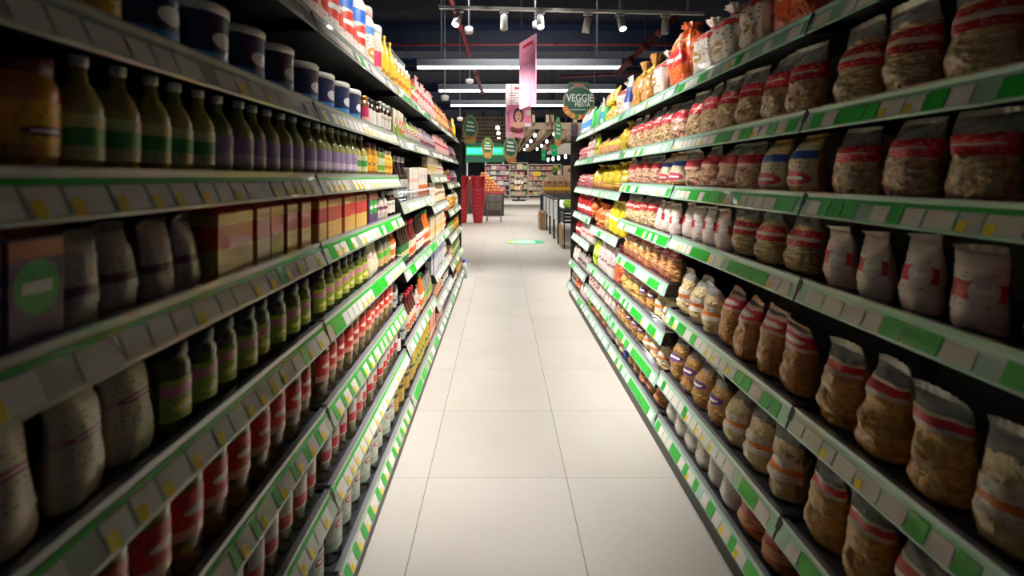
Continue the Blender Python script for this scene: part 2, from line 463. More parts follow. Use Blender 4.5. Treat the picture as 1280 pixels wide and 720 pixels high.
sR = [dict(green=0.45, yel=0.5, gap=0.1, glen=0.05), dict(green=0.35, yel=0.3, gap=0.1), dict(green=0.4, yel=0.4, gap=0.05), dict(green=0.4, yel=0.3, glen=0.09), dict(green=0.4, yel=0.4, line=True), dict(green=0.3, yel=0.4), dict(green=0.3, yel=0.2, gap=0.3), dict(green=0.1, yel=0.1, gap=0.3)]
sR2 = [dict(green=0.08, yel=0.15, gap=0.4)]
pb = lambda n: ('shelving bay of bagged pasta and bread, ' + n)
bay(1, YR[0], YR[1], RH['N'], sR, pb('dim fifth bay from the lettuce stall'))
bay(1, YR[1], YR[2], RH['N'], sR, pb('dim fourth bay from the lettuce stall'))
bay(1, YR[2], YR[3], RH['0'], sR, pb('third bay from the lettuce stall'), {3: (M_redwire, 0.075), 1: (M_chrome, 0.05), 2: (M_chrome, 0.05)})
bay(1, YR[3], YR[4], RH['1'], sR2, pb('second bay from the lettuce stall'), {4: (M_redwire, 0.07)})
bay(1, YR[4], YR[5], RH['2'], sR2, pb('black end bay beside the lettuce stall'), {4: (M_redwire, 0.07)}, end=True)

# ------------------------------------------------------------------ product kinds (front faces -Y, base at z 0)
KINDS = {}
def kind(key, name, cat, look, size, fn): KINDS[key] = dict(name=name, cat=cat, look=look, size=size, fn=fn, first=None)
def lidprof(r, z, h): return [(r*0.9, z), (r, z+0.002), (r, z+h-0.002), (r*0.94, z+h), (0.0, z+h)]
def make_jar(root, r, h, cm_, lidm, labm, lh=0.16, shoulder=0.14, neck=0.8, lz=(0.15, 0.62), ang=1.25, lidn='lid'):
    lidh = h*lh; b = h-lidh; rn = r*neck
    MB().lathe([(r*0.86, 0), (r, h*0.03), (r, b*(1-shoulder)), (r*(neck+1)/2*1.02, b*(1-shoulder*0.4)), (rn, b), (rn, b+0.004)], 18).build('jar_body' if lidn == 'lid' else 'bottle_body', cm_, root)
    MB().lathe(lidprof(rn*1.06, b, lidh), 18).build(lidn, lidm, root)
    if labm: MB().wrap([(r+0.0012, h*lz[0]), (r+0.0012, h*lz[1])], -ang, ang, 12).build('label', labm, root)
def make_bottle(root, r, h, cm_, capm, labm, neckat=0.62, lz=(0.12, 0.5), neck=0.32, neckm=None):
    MB().lathe([(r*0.85, 0), (r, h*0.02), (r, h*neckat*0.85), (r*0.8, h*neckat), (r*neck*1.25, h*(neckat+0.12)), (r*neck, h*(neckat+0.2)), (r*neck, h*0.93)], 16).build('bottle_body', cm_, root)
    MB().lathe(lidprof(r*neck*1.25, h*0.9, h*0.1), 12).build('cap', capm, root)
    if labm: MB().wrap([(r+0.0012, h*lz[0]), (r+0.0012, h*lz[1])], -1.4, 1.4, 12).build('label', labm, root)
    if neckm: MB().wrap([(r*neck*1.1, h*(neckat+0.19)), (r*neck*1.1, h*0.88)], -2, 2, 8).build('neck_label', neckm, root)
def make_tub(root, r, h, bm, lidm, labm, grip=True):
    pr = [(r*0.9, 0), (r, h*0.03), (r, h*0.32), (r*0.93, h*0.38), (r*0.93, h*0.55), (r, h*0.61), (r, h*0.76), (r*0.82, h*0.84), (r*0.8, h*0.86)] if grip else [(r*0.9, 0), (r*0.92, h*0.03), (r, h*0.86)]
    MB().lathe(pr, 20).build('tub_body', bm, root)
    lr = r*0.88 if grip else r*1.04
    m = MB().lathe([(lr, h*0.85), (lr, h*0.97), (lr*0.95, h), (0, h)], 24); m.build('lid', lidm, root)
    MB().wrap([(r+0.0012, h*0.12), (r+0.0015, h*0.72)], -1.2, 1.2, 12).build('label', labm, root)
def make_tin(root, r, h, labm, lidm):
    MB().lathe([(r*0.97, 0), (r, 0.003), (r, 0.006), (r*0.975, 0.009), (r*0.975, h*0.86)], 24).build('tin_body', M_chrome, root)
    MB().wrap([(r*0.985, h*0.07), (r*0.985, h*0.84)], -pi, pi, 28).build('label', labm, root)
    MB().lathe([(r*1.02, h*0.84), (r*1.02, h*0.97), (r*0.97, h), (r*0.9, h*0.985), (0, h*0.985)], 24).build('lid', lidm, root)
def make_carton(root, w, d, h, mats, gable=False, top=None):
    bm, fmt = mats
    hb = h*0.84 if gable else h
    m = MB().box(-w/2, w/2, -d/2, d/2, 0, hb, 0, 0.002)
    m.build('carton_body', bm, root)
    MB().box(-w/2+0.003, w/2-0.003, -d/2-0.0012, -d/2+0.001, hb*0.03, hb*0.97).build('front_print', fmt, root)
    for sx in (-1, 1): MB().box(sx*(w/2-0.001), sx*(w/2+0.001), -d/2+0.003, d/2-0.003, hb*0.03, hb*0.97).build('side_print', fmt, root)
    if gable:
        g = MB().extr([(-d/2, hb), (d/2, hb), (0.002, h*0.96), (0.002, h), (-0.002, h), (-0.002, h*0.96)], 'x', -w/2, w/2)
        g.build('gable_top', top or bm, root)
def nz3(x, y, z): return mnoise.noise(Vector((x, y, z)))
def bagfn(w, d, h, seed, lump=0.0, flat=0.05, nl=3):
    """pillow bag: lens-shaped section pinched at the side seams, slumped and creased"""
    rg = random.Random(seed*7+3); ph = [rg.random()*6.28 for _ in range(6)]; so = rg.random()*50
    fold = (rg.random()-0.5)*0.9
    def fn(u, v):
        a = 2*pi*u; c, s_ = cos(a), sin(a)
        wide = (w/2)*(0.93+0.07*cos(pi*v*2)) * (0.9 if v < 0.02 else 1)
        dep = (d/2)*((max(0.0, (1-v**2.6))**0.75)*(1-flat)+flat) * (0.72+0.28*min(1, v*6))
        wr = 1+0.16*nz3(c*1.6+so, s_*1.6, v*3.5)+0.10*nz3(c*4+so, s_*4, v*9)
        if lump: wr += lump*(abs(sin(pi*nl*v+ph[3]+0.8*c))-0.5)*(1 if v < 0.85 else 0)
        x = wide*math.copysign(abs(c)**0.85, c)*(1+0.05*nz3(so, s_, v*5))
        y = dep*math.copysign(abs(s_)**1.15, s_)*wr*1.12
        y += max(0, v-0.72)*d*fold*1.6+0.02*d*sin(6*v+ph[1])
        z = h*v*(1-0.03*nz3(c*2+so, s_*2, 3) if v > 0.3 else 1)
        return (x, y, z)
    return fn
def bagbody(root, name, fn, mat, nu=36, nv=22):
    m = MB().grid(fn, nu, nv, 0, True)
    m.face([i for i in range(nu-1, -1, -1)], 0, None)
    m.face([nv*nu+i for i in range(nu)], 0, [(0.5, 1)]*nu)
    return m.build(name, mat, root)
def patchprint(root, fn, u0, u1, v0, v1, mat, name='printed_label', off=0.0022):
    def g(a, b):
        u = u0+(u1-u0)*a; v = v0+(v1-v0)*b
        x, y, z = fn(u, v); xm, ym, _ = fn(u+0.5, v); cx, cy = (x+xm)/2, (y+ym)/2
        dx, dy = x-cx, y-cy; l = sqrt(dx*dx+dy*dy) or 1
        return (x+dx/l*off, y+dy/l*off, z)
    m = MB().grid(g, 22, 8, 0, False)
    m.build(name, mat, root)
def make_pouch(root, w, d, h, mat, prt=None, seal=None, seed=1, lump=0.0, v=(0.25, 0.8), band=False):
    hb = h*0.93; fn = bagfn(w, d, hb, seed, lump)
    bagbody(root, 'bag', fn, mat)
    if prt: patchprint(root, fn, 0.44 if band else 0.51, 1.06 if band else 0.99, v[0], v[1], prt)
    m = MB()
    p0, p1 = fn(0.25, 0.985), fn(0.75, 0.985); yc = (p0[1]+p1[1])/2; lean = (yc)*1.2
    def g(a, b):
        x, y, z = fn(0.5-0.5*a, 0.985)
        return (x*0.99, yc+0.003*sin(a*18*pi)*b+0.006*sin(a*5+seed)*b+lean*b*0.5, z*(1-b)+(h*1.0+0.004*sin(a*4+seed))*b)
    m.grid(g, 36, 2, 0, False); m.build('top_seal', seal or mat, root)
def make_tiebag(root, w, d, h, mat, tie, prt=None, seed=1, lump=0.12, nl=3, v=(0.3, 0.7), neck=0.72, flare=None):
    rg = random.Random(seed); so = rg.random()*40; ph = rg.random()*6
    def fn(u, vv):
        a = 2*pi*u; c, s_ = cos(a), sin(a); n = 2.5
        if vv < neck: t = vv/neck; k = (0.9+0.12*sin(pi*t))*(1-max(0, t-0.72)**1.5*5.0); k = max(k, 0.22)
        else: t = (vv-neck)/(1-neck); k = 0.2+0.38*t
        if vv < 0.02: k *= 0.85
        wr = 1+0.05*sin(6*a+ph+4*vv)+0.03*sin(13*a+9*vv)+lump*(abs(sin(pi*nl*vv/neck+ph))-0.5)*(vv < neck*0.9)
        wr += 0.14*nz3(c*1.8+so, s_*1.8, vv*4)+0.08*nz3(c*5+so, s_*5, vv*10)
        if vv > neck*0.85: wr += 0.18*sin(9*a+ph)
        kx = w/2*k; ky = d/2*k
        return (kx*math.copysign(abs(c)**(2/n), c)*wr, ky*math.copysign(abs(s_)**(2/n), s_)*wr, h*vv)
    bagbody(root, 'bag', fn, mat, 30, 20)
    if prt: patchprint(root, fn, 0.54, 0.96, v[0]*neck, v[1]*neck, prt)
    MB().lathe([(w*0.125, -0.006), (w*0.14, 0), (w*0.125, 0.006)], 12, c=(0, 0, h*neck)).build('tie', tie, root)
def make_tray(root, w, d, h, trm, mat, prt, seed=1):
    MB().box(-w/2, w/2, -d/2, d/2, 0, h*0.28, 0, 0.006).build('tray', trm, root)
    fn0 = bagfn(w*0.95, d*0.95, h*0.8, seed, 0.2)
    fn = lambda u, v: (lambda p: (p[0], p[1], p[2]+h*0.2))(fn0(u, v))
    bagbody(root, 'wrapped_food', fn, mat)
    patchprint(root, fn, 0.56, 0.94, 0.3, 0.75, prt)

P = plain; LB = label; CT = content; FM = film
lidW = P('white_plastic', 'efece4', 0.35, coat=0.3); lidG = P('gold_lid', 'b58a35', 0.3, 0.9); lidK = P('black_lid', '15130f', 0.35)
lidGr = P('green_lid', '1f7a3c', 0.35); lidR = P('red_lid', 'b4202a', 0.35); lidP = P('pink_lid', 'e8bdb8', 0.4); lidD = P('dark_green_lid', '17402c', 0.35); lidY = P('yellow_lid', 'eec322', 0.35)
lidO = P('orange_lid', 'e8742c', 0.35); lidS = P('silver_lid', 'b8b5ad', 0.3, 0.8)
def K_jar(key, look, r, h, cmat, lid, lab, **kw):
    kind(key, 'jar', 'jar', look, (2*r, 2*r, h), lambda rt, s: make_jar(rt, r, h, cmat, lid, lab, **kw))
def K_bot(key, look, r, h, cmat, cap, lab, **kw):
    kind(key, 'bottle', 'bottle', look, (2*r, 2*r, h), lambda rt, s: make_bottle(rt, r, h, cmat, cap, lab, **kw))
def K_box(key, look, w, d, h, bm, pm, gable=False, top=None):
    kind(key, 'carton', 'carton', look, (w, d, h), lambda rt, s: make_carton(rt, w, d, h, (bm, pm), gable, top))
def K_pou(key, look, w, d, h, mat, prt, seal=None, name='food_pouch', cat='packet', **kw):
    kind(key, name, cat, look, (w, d, h), lambda rt, s: make_pouch(rt, w, d, h, mat, prt, seal, s, **kw))
def K_tie(key, look, w, d, h, mat, tie, prt=None, name='bread_bag', cat='bread', **kw):
    kind(key, name, cat, look, (w, d, h), lambda rt, s: make_tiebag(rt, w, d, h, mat, tie, prt, s, **kw))
# --- jar side
kind('bigtub', 'plastic_tub', 'tub', 'big pink-lidded cream tub', (0.17, 0.17, 0.33), lambda rt, s: make_tub(rt, 0.083, 0.33, P('cream_plastic', 'e6cfc0', 0.4, coat=0.3), lidP, LB('lab_bigtub', 'e9d9cc', '2f6fd0', (0.62, 0.9), 'e2452c', (0.5, 0.36, 0.42, 0.22))))
kind('midtub', 'plastic_tub', 'tub', 'slim cream tub, orange-spot label', (0.13, 0.13, 0.29), lambda rt, s: make_tub(rt, 0.064, 0.29, P('cream_plastic', 'e6cfc0'), lidP, LB('lab_midtub', 'e3d3c6', '3f8fd8', (0.72, 0.92), 'f09030', (0.5, 0.25, 0.32, 0.16))))
kind('pinktub', 'plastic_tub', 'tub', 'small raspberry-banded tub', (0.11, 0.11, 0.2), lambda rt, s: make_tub(rt, 0.054, 0.2, P('pale_plastic', 'dccbb6', 0.4), lidW, LB('lab_pinktub', 'dbc7b2', 'd23a5c', (0.1, 0.6)), False))
K_bot('yelsq', 'yellow squeeze bottle', 0.037, 0.25, P('yellow_plastic', 'e8c015', 0.35, coat=0.4), lidY, LB('lab_yelsq', 'eac21e', 'a87a12', (0.1, 0.3), ink='6a4a10'), neckat=0.7)
K_jar('honey', 'white-lidded amber honey jar', 0.044, 0.15, CT('honey', 'd89018', 'e8ae30', 20), lidW, LB('lab_honey', 'e9b93a', 'c86a18', (0.3, 0.55)))
K_pou('redgreen', 'red sachet, green flash', 0.11, 0.05, 0.17, P('redfoil', 'd8402c', 0.3, coat=0.6), LB('lab_redgreen', 'd33a28', '57b53a', (0.62, 0.85), 'e8d9a8', (0.5, 0.35, 0.35, 0.2)))
K_pou('pinkred', 'pink pouch, red band', 0.1, 0.05, 0.2, P('pinkfoil', 'd9a39c', 0.35, coat=0.6), LB('lab_pinkred', 'ddb0a8', 'b42a34', (0.45, 0.72)))
K_pou('orangep', 'orange-brown snack pouch', 0.1, 0.05, 0.19, P('orangefoil', 'cf7a34', 0.35, coat=0.6), LB('lab_orangep', 'dba04c', '8c3026', (0.5, 0.75)))
kind('navytin', 'food_tin', 'tin', 'white-lidded navy tin', (0.155, 0.155, 0.135), lambda rt, s: make_tin(rt, 0.077, 0.135, LB('lab_navy', '16244f', '2f8fd0', (0.0, 0.24), 'dfe6f0', (0.5, 0.5, 0.07, 0.16), ink='e6e6f0', lines=False), lidW))
K_jar('magenta', 'small magenta-labelled jar', 0.035, 0.13, CT('brownsauce', '5a3a24', '8a6238', 40), lidG, LB('lab_magenta', 'c22a5a', 'd8a890', (0.0, 0.3)))
K_jar('whitelab', 'small dark white-labelled jar', 0.034, 0.135, CT('darkbrown', '2a1812', '43281a', 40), lidK, LB('lab_white1', 'ddd6cc', ink='544a44'))
K_jar('silverjar', 'silver-lidded dark jar', 0.036, 0.15, CT('darkbrown', '2a1812', '43281a'), lidS, LB('lab_white2', 'd6cdbf', 'a89a80', (0.6, 0.8)))
K_box('limebox', 'lime-yellow-red carton', 0.09, 0.05, 0.16, P('cardw', 'e2ddd0', 0.5), LB('lab_lime', 'e8e0c8', '6ab82c', (0.1, 0.5), 'd8342c', (0.7, 0.45, 0.25, 0.3)))
K_pou('limepou', 'lime-edged grey pouch', 0.12, 0.05, 0.18, P('greyfoil', '9b9c8a', 0.35, coat=0.5), LB('lab_limepou', 'b8b8a6', 'b2cf2c', (0.8, 1.0), 'c8373a', (0.4, 0.4, 0.25, 0.16)))
K_pou('lilac', 'lilac-grey sachet', 0.085, 0.04, 0.17, P('lilacfoil', '8f7f94', 0.4, coat=0.5), LB('lab_lilac', 'b7a3ae', '7a3a4a', (0.0, 0.35)))
K_bot('lilacoil', 'lilac-labelled oil bottle', 0.036, 0.2, CT('oilgold', 'a8a468', '8e8a48', 10), lidW, LB('lab_lilacoil', 'a890b8', 'd8c0d0', (0.1, 0.4)), neckat=0.66)
K_bot('greenoil', 'green-labelled oil bottle', 0.034, 0.2, CT('oilpale', 'bcae62', '9a8a3a', 10), lidW, LB('lab_greenoil', 'c9c88e', '3f8f3a', (0.3, 0.7)), neckat=0.66)
K_jar('goldjar', 'maroon-lidded gold jar', 0.045, 0.17, CT('mustard', 'c98f22', 'a86e1c', 25), P('maroon_lid', '5c1a22', 0.35), LB('lab_gold', 'e0a81e', 'c88a16', (0.0, 0.2), '6a2a1a', (0.5, 0.45, 0.3, 0.1)))
K_jar('herbjar', 'dark-lidded green herb jar', 0.036, 0.16, CT('herb', '5f7a24', '8a9a48', 50), lidK, LB('lab_herb', 'c9c79a', '6a9a2c', (0.1, 0.5)))
K_box('redcart', 'red-and-yellow gable carton', 0.085, 0.07, 0.19, P('cardred', 'c2452c', 0.45), LB('lab_redcart', 'e0b45a', 'c72f2a', (0.45, 0.82), ink='5a2a1a'), True)
K_box('greencart', 'green spot gable carton', 0.085, 0.07, 0.19, P('cardpurp', '4a2a55', 0.45), LB('lab_greencart', '542c60', 'b8542c', (0.82, 1.0), '1f9a2c', (0.5, 0.55, 0.42, 0.26)), True, P('cardbrown', '9a4a30', 0.45))
K_pou('palepack', 'pale sachet, dark print', 0.075, 0.035, 0.15, P('palefoil', 'b8a89a', 0.4, coat=0.5), LB('lab_pale', 'c8b8aa', '6a2a4a', (0.2, 0.4), ink='3a2a3a'))
K_pou('creamtall', 'cream packet, red script', 0.1, 0.05, 0.23, P('creamfoil', 'cdbb9a', 0.4, coat=0.5), LB('lab_creamt', 'd8c8ac', 'c8a89a', (0.5, 0.62), 'b0405a', (0.5, 0.56, 0.3, 0.05), ink='4a3a3a'))
K_jar('greenlab', 'olive jar, pink-and-lime label', 0.04, 0.17, CT('olive', '3f4418', '6a6a2a', 55), lidK, LB('lab_greenlab', 'a8b83a', 'd88a9a', (0.6, 0.85), 'e8d84a', (0.5, 0.3, 0.3, 0.14)))
K_bot('glassclear', 'greyish bottle, orange label', 0.038, 0.22, CT('greyglass', '6a675a', '8a8672', 8, 0.08), lidK, LB('lab_glc', 'c9a06a', '57a53a', (0.5, 0.9)), neckat=0.7)
K_jar('goldred', 'tall red-labelled golden jar', 0.043, 0.235, CT('pulses', '7a5a1c', 'a8802e', 60, c3='5c4214'), lidG, LB('lab_goldred', 'd93a30', 'e2a08a', (0.0, 0.22), 'f0c8b8', (0.5, 0.55, 0.3, 0.1)), lh=0.09, shoulder=0.1, lz=(0.32, 0.72))
K_jar('picklered', 'red-tabbed pickle jar', 0.04, 0.22, CT('pickle', '6e5c26', '94803c', 45, c3='4e4018'), lidW, LB('lab_picklered', 'cfc5b2', 'c62a38', (0.05, 0.42)), lh=0.1, lz=(0.3, 0.72), ang=1.0)
K_jar('darkgreen', 'dark jar, white-oval label', 0.055, 0.25, CT('darkolive', '2a2c18', '4a4026', 45), lidD, LB('lab_dkgreen', 'c6cbb8', '9aa890', (0.0, 0.25), 'b8564a', (0.5, 0.72, 0.26, 0.12)), lh=0.1, lz=(0.2, 0.68))
K_jar('amberjar', 'wide amber jar, dark lid', 0.055, 0.23, CT('amber', '8a6a1c', '6a4c14', 25), lidK, LB('lab_amber', 'b8902a', '3a2a1a', (0.7, 0.9)), lh=0.12)
K_bot('soy', 'dark white-labelled sauce bottle', 0.034, 0.3, CT('soy', '170d0a', '24140e', 8, 0.08), lidK, LB('lab_soy', 'd8d2c8', 'a82a3a', (0.5, 0.62)))
K_bot('soygreen', 'green-capped dark bottle', 0.033, 0.29, CT('soy', '170d0a', '24140e'), lidGr, LB('lab_soyg', '2f6a36', 'c8c08a', (0.3, 0.6)))
K_bot('soyred', 'maroon sauce bottle', 0.035, 0.28, CT('redsauce', '4a1216', '5c1a1a', 8, 0.1), lidR, LB('lab_soyr', 'd8c6a8', 'c85a2a', (0.1, 0.5)))
K_bot('chili', 'orange sauce bottle', 0.036, 0.3, CT('chili', 'c8581e', 'd8702a', 20), lidGr, LB('lab_chili', 'dccfb8', 'd8642c', (0.2, 0.65), '3f6fb0', (0.8, 0.6, 0.12, 0.2)))
K_bot('yeloil', 'yellow oil bottle', 0.042, 0.3, CT('yeloil', 'c9a81e', 'b8941a', 6, 0.08), lidY, LB('lab_yeloil', 'c8b03a', '4f7a2a', (0.5, 0.72)), neckat=0.68)
K_bot('silverb', 'silver-labelled dark bottle', 0.036, 0.3, CT('soy', '170d0a', '24140e'), lidS, LB('lab_silver', 'a8a8a2', '4a4a4a', (0.4, 0.55)))
K_box('orangebox', 'orange-and-white carton', 0.11, 0.07, 0.24, P('cardw', 'e2ddd0'), LB('lab_orangebox', 'e7dccf', 'e86f28', (0.0, 0.42), '7a5a9a', (0.6, 0.72, 0.16, 0.08)))
K_box('whitebox', 'white pink-printed carton', 0.12, 0.07, 0.23, P('cardw', 'e2ddd0'), LB('lab_whitebox', 'e6dccf', 'dcae9c', (0.55, 0.68), ink='b87a6a'))
K_box('redboxs', 'salmon-red carton', 0.1, 0.06, 0.22, P('cardsal', 'd8674a', 0.45), LB('lab_salmon', 'dd7858', 'e6c8b0', (0.1, 0.3)))
K_box('creambox', 'cream yellow-printed carton', 0.1, 0.06, 0.22, P('cardcream', 'd8c8a0', 0.45), LB('lab_creambox', 'ddcdaa', 'd8b050', (0.25, 0.5), 'a86a4a', (0.5, 0.7, 0.3, 0.1)))
K_box('stripebox', 'white blue-striped carton', 0.1, 0.06, 0.24, P('cardw', 'e2ddd0'), LB('lab_stripe', 'c9c4cc', '5a6aa0', (0.55, 0.9)))
K_pou('peachp', 'peach packet', 0.09, 0.05, 0.22, P('peachfoil', 'd8946c', 0.4, coat=0.4), LB('lab_peach', 'dba484', 'a84a34', (0.1, 0.25)))
K_pou('creamp', 'cream packet, brown panel', 0.09, 0.05, 0.22, P('creamfoil2', 'd2c2a0', 0.4, coat=0.4), LB('lab_creamp', 'd8caae', '8a5a3a', (0.3, 0.5)))
K_pou('floralp', 'white red-flowered packet', 0.085, 0.05, 0.2, P('whitefoil', 'cfc6bc', 0.4, coat=0.4), LB('lab_floral', 'd8ccc2', 'c8304a', (0.3, 0.45), 'c8304a', (0.4, 0.75, 0.16, 0.1)))
# --- pasta and bread side
clearT = P('clear_film', 'c9c4bc', 0.2, coat=1)
K_tie('bigorange', 'big orange bag', 0.27, 0.2, 0.35, FM('f_orange', 'ee6a26', 'e85c1e', 6, 1.0), lidO, LB('lab_bigorange', 'ee6a28', 'f0c0a0', (0.72, 0.86), 'd82a2a', (0.6, 0.35, 0.4, 0.2), ink='f4e0d0'), name='snack_bag', cat='snack bag', neck=0.93, lump=0.03, v=(0.2, 0.95))
K_tie('whitered', 'white red-printed bag', 0.2, 0.15, 0.27, FM('f_whitered', 'd9cdbf', 'e2d8cc', 20, 1.0, 'c8b9a0'), lidR, LB('lab_whitered', 'dccfc2', 'd84a4a', (0.72, 0.9), 'b88a4a', (0.5, 0.3, 0.16, 0.14)), v=(0.1, 0.95), neck=0.85)
K_tie('tanloaf', 'yellow-topped tan loaf bag', 0.2, 0.16, 0.36, FM('f_tan', 'd8963c', 'e0a450', 12, 1.0, 'cc8834'), lidY, LB('lab_tanloaf', 'e6c22a', 'd89a3a', (0.0, 0.3), 'e8e0d0', (0.5, 0.7, 0.3, 0.15)), neck=0.78, lump=0.08, nl=4, v=(0.78, 1.0))
K_pou('bluestripe', 'blue-striped white packet', 0.12, 0.07, 0.28, P('whitefoil2', 'd9d4dc', 0.35, coat=0.6), LB('lab_bluestripe', 'd8d4de', '3a4a9a', (0.1, 0.9), 'd8d4de', (0.15, 0.5, 0.3, 0.7)), name='snack_packet')
K_pou('yelsnack', 'yellow-and-red snack packet', 0.12, 0.06, 0.15, P('yelfoil', 'e8c224', 0.3, coat=0.7), LB('lab_yelsnack', 'e8c62a', 'd87a3a', (0.15, 0.4), 'b83a2a', (0.5, 0.68, 0.3, 0.14)), name='snack_packet')
K_pou('greenstripe', 'green-striped clear packet', 0.11, 0.06, 0.24, FM('f_pale', 'd0b89a', 'bfa27c', 30, 0.9), LB('lab_greenstripe', '23a04a', '2aa850', (0.0, 1.0), lines=False), name='snack_packet', v=(0.1, 0.9))
K_pou('bluewhite', 'blue-and-white packet', 0.12, 0.06, 0.22, P('bluefoil', 'c5cfe0', 0.35, coat=0.5), LB('lab_bluewhite', 'd0d2d8', '3a86d8', (0.0, 0.5), 'e0a040', (0.6, 0.7, 0.25, 0.12)), name='snack_packet')
K_pou('pastared', 'clear red-banded pasta bag', 0.16, 0.09, 0.26, FM('f_pasta', 'd9b27c', 'e6cfa4', 55, 0.74, 'c68e58'), LB('lab_redband', 'd21f30', None, emb='e85a5a', ez=(0.5, 0.5, 0.4, 0.2), ink='f0d8d8'), clearT, name='pasta_bag', cat='pasta', lump=0.08, v=(0.52, 0.76), band=True)
K_pou('pastaspir', 'spiral pasta bag', 0.16, 0.09, 0.25, FM('f_spiral', 'dcbf8c', 'c99a60', 40, 0.78, 'e4cfa2', stretch=2.5), LB('lab_redband2', 'c8202e', 'e8d2c0', (0.35, 0.6), ink='f0d8d8'), clearT, name='pasta_bag', cat='pasta', lump=0.1, v=(0.45, 0.72), band=True)
K_pou('pastapink', 'pinkish bow-pasta bag', 0.16, 0.09, 0.24, FM('f_bow', 'd8a080', 'e4c09a', 45, 0.8, 'cc7a66'), LB('lab_redband3', 'd63040', 'e6b0a0', (0.0, 0.3)), clearT, name='pasta_bag', cat='pasta', lump=0.12, v=(0.5, 0.78), band=True)
K_pou('pastablue', 'blue-cornered orange pasta bag', 0.16, 0.09, 0.25, FM('f_opasta', 'd8923c', 'e0a650', 40, 0.95, 'c8802e'), LB('lab_pastablue', 'dfd0b0', '2a55b8', (0.62, 0.8), 'c83a5a', (0.5, 0.18, 0.4, 0.16)), name='pasta_bag', cat='pasta', v=(0.1, 0.9))
K_tie('yelpasta', 'plump yellow bag', 0.19, 0.14, 0.25, FM('f_yel', 'e8c814', 'd8b410', 14, 1.0, 'f0d830'), lidY, None, name='pasta_bag', cat='pasta', neck=0.86, lump=0.15)
K_pou('mixsnack', 'yellow-cornered peach snack bag', 0.14, 0.08, 0.17, FM('f_peach', 'd89a64', 'e0b484', 30, 1.0, 'cc7c50'), LB('lab_mixsnack', 'd8a06a', 'e2c81e', (0.55, 0.9)), name='snack_bag', cat='snack bag')
kind('redtray', 'wrapped_tray', 'tray', 'red-filmed pink tray pack', (0.15, 0.1, 0.15), lambda rt, s: make_tray(rt, 0.15, 0.1, 0.15, P('pinktray', 'c9878a', 0.4), FM('f_redf', 'a83a3e', 'c8686a', 30, 1.0), LB('lab_redtray', 'c8a49c', 'b8303a', (0.3, 0.6)), s))
K_tie('orangeround', 'round orange bag', 0.16, 0.13, 0.25, FM('f_orr', 'e0641e', 'e8782e', 12, 1.0), lidO, LB('lab_orr', 'e2702c', 'e8b070', (0.1, 0.3)), name='snack_bag', cat='snack bag', neck=0.8)
K_pou('yeltall', 'tall green-tabbed yellow bag', 0.14, 0.08, 0.3, P('yelfoil2', 'e6c61c', 0.3, coat=0.7), LB('lab_yeltall', 'e6c81e', 'c9cdb8', (0.35, 0.55), '3f8a2a', (0.25, 0.6, 0.14, 0.12)), name='snack_packet')
K_pou('redtall', 'white-footed red packet', 0.1, 0.06, 0.26, P('redfoil2', 'b01f28', 0.3, coat=0.7), LB('lab_redtall', 'b8242c', 'd8c8c0', (0.0, 0.35)), name='snack_packet')
K_pou('whiterose', 'rose-printed white packet', 0.11, 0.06, 0.26, P('whitefoil3', 'd6c6be', 0.35, coat=0.6), LB('lab_whiterose', 'd9cac2', 'b85a62', (0.2, 0.4), 'c8404e', (0.5, 0.72, 0.25, 0.1)), name='snack_packet')
K_pou('limep', 'lime green packet', 0.1, 0.06, 0.26, P('limefoil', 'b6cc2c', 0.35, coat=0.6), LB('lab_limep', 'bcd036', '6a8a1a', (0.1, 0.3), 'e4e08a', (0.5, 0.6, 0.3, 0.14)), name='snack_packet')
K_pou('breadtoast', 'toasted rusks bag', 0.12, 0.09, 0.24, FM('f_rusk', 'c98e4a', 'd9a660', 16, 0.85, 'b87a38', stretch=0.3), LB('lab_rusk', 'cdb49a', 'c63a48', (0.55, 0.9)), clearT, name='bread_bag', cat='bread', lump=0.15, v=(0.6, 0.85), band=True)
K_pou('rednet', 'red-check-topped rusk bag', 0.13, 0.09, 0.25, FM('f_rusk2', 'b8793a', 'cf985a', 18, 0.95, 'a4662c', stretch=0.3), LB('lab_check', 'd8a8a0', 'c0283a', (0.2, 0.8), 'd8c0b8', (0.5, 0.5, 0.25, 0.16)), name='bread_bag', cat='bread', lump=0.12, v=(0.66, 0.95), band=True)
K_pou('goldrolls', 'golden rolls bag', 0.13, 0.1, 0.25, FM('f_rolls', 'cf9440', 'e0b062', 11, 0.8, 'b87a2c'), LB('lab_rolls', 'd8c8b4', 'c8303a', (0.3, 0.8)), clearT, name='bread_bag', cat='bread', lump=0.22, v=(0.68, 0.86))
K_pou('palerolls', 'pale rolls bag', 0.13, 0.1, 0.24, FM('f_prolls', 'd8b87c', 'e6d0a0', 11, 0.82, 'c69c5a'), LB('lab_prolls', 'e0d4c4', 'e07a3a', (0.3, 0.6)), clearT, name='bread_bag', cat='bread', lump=0.2, v=(0.3, 0.6))
K_pou('darkrolls', 'violet-sealed brown rolls bag', 0.13, 0.1, 0.22, FM('f_drolls', 'a8702c', 'c08c44', 12, 0.86, '8a5620'), LB('lab_drolls', 'b58a4c', None, emb='6a3a7a', ez=(0.5, 0.5, 0.35, 0.35), lines=False), clearT, name='bread_bag', cat='bread', lump=0.2, v=(0.4, 0.7))
K_pou('navypack', 'navy blue packet', 0.1, 0.06, 0.19, P('navyfoil', '223a9a', 0.35, coat=0.6), LB('lab_navyp', '2440a0', 'c8cce0', (0.4, 0.55)), name='snack_packet')
K_pou('orangenut', 'clear orange-crisps bag', 0.14, 0.09, 0.2, FM('f_onut', 'c86430', 'd88a50', 26, 0.9, 'a84a24'), LB('lab_onut', 'cf8a5a', 'a83a2a', (0.3, 0.6)), clearT, name='snack_bag', cat='snack bag', lump=0.15)
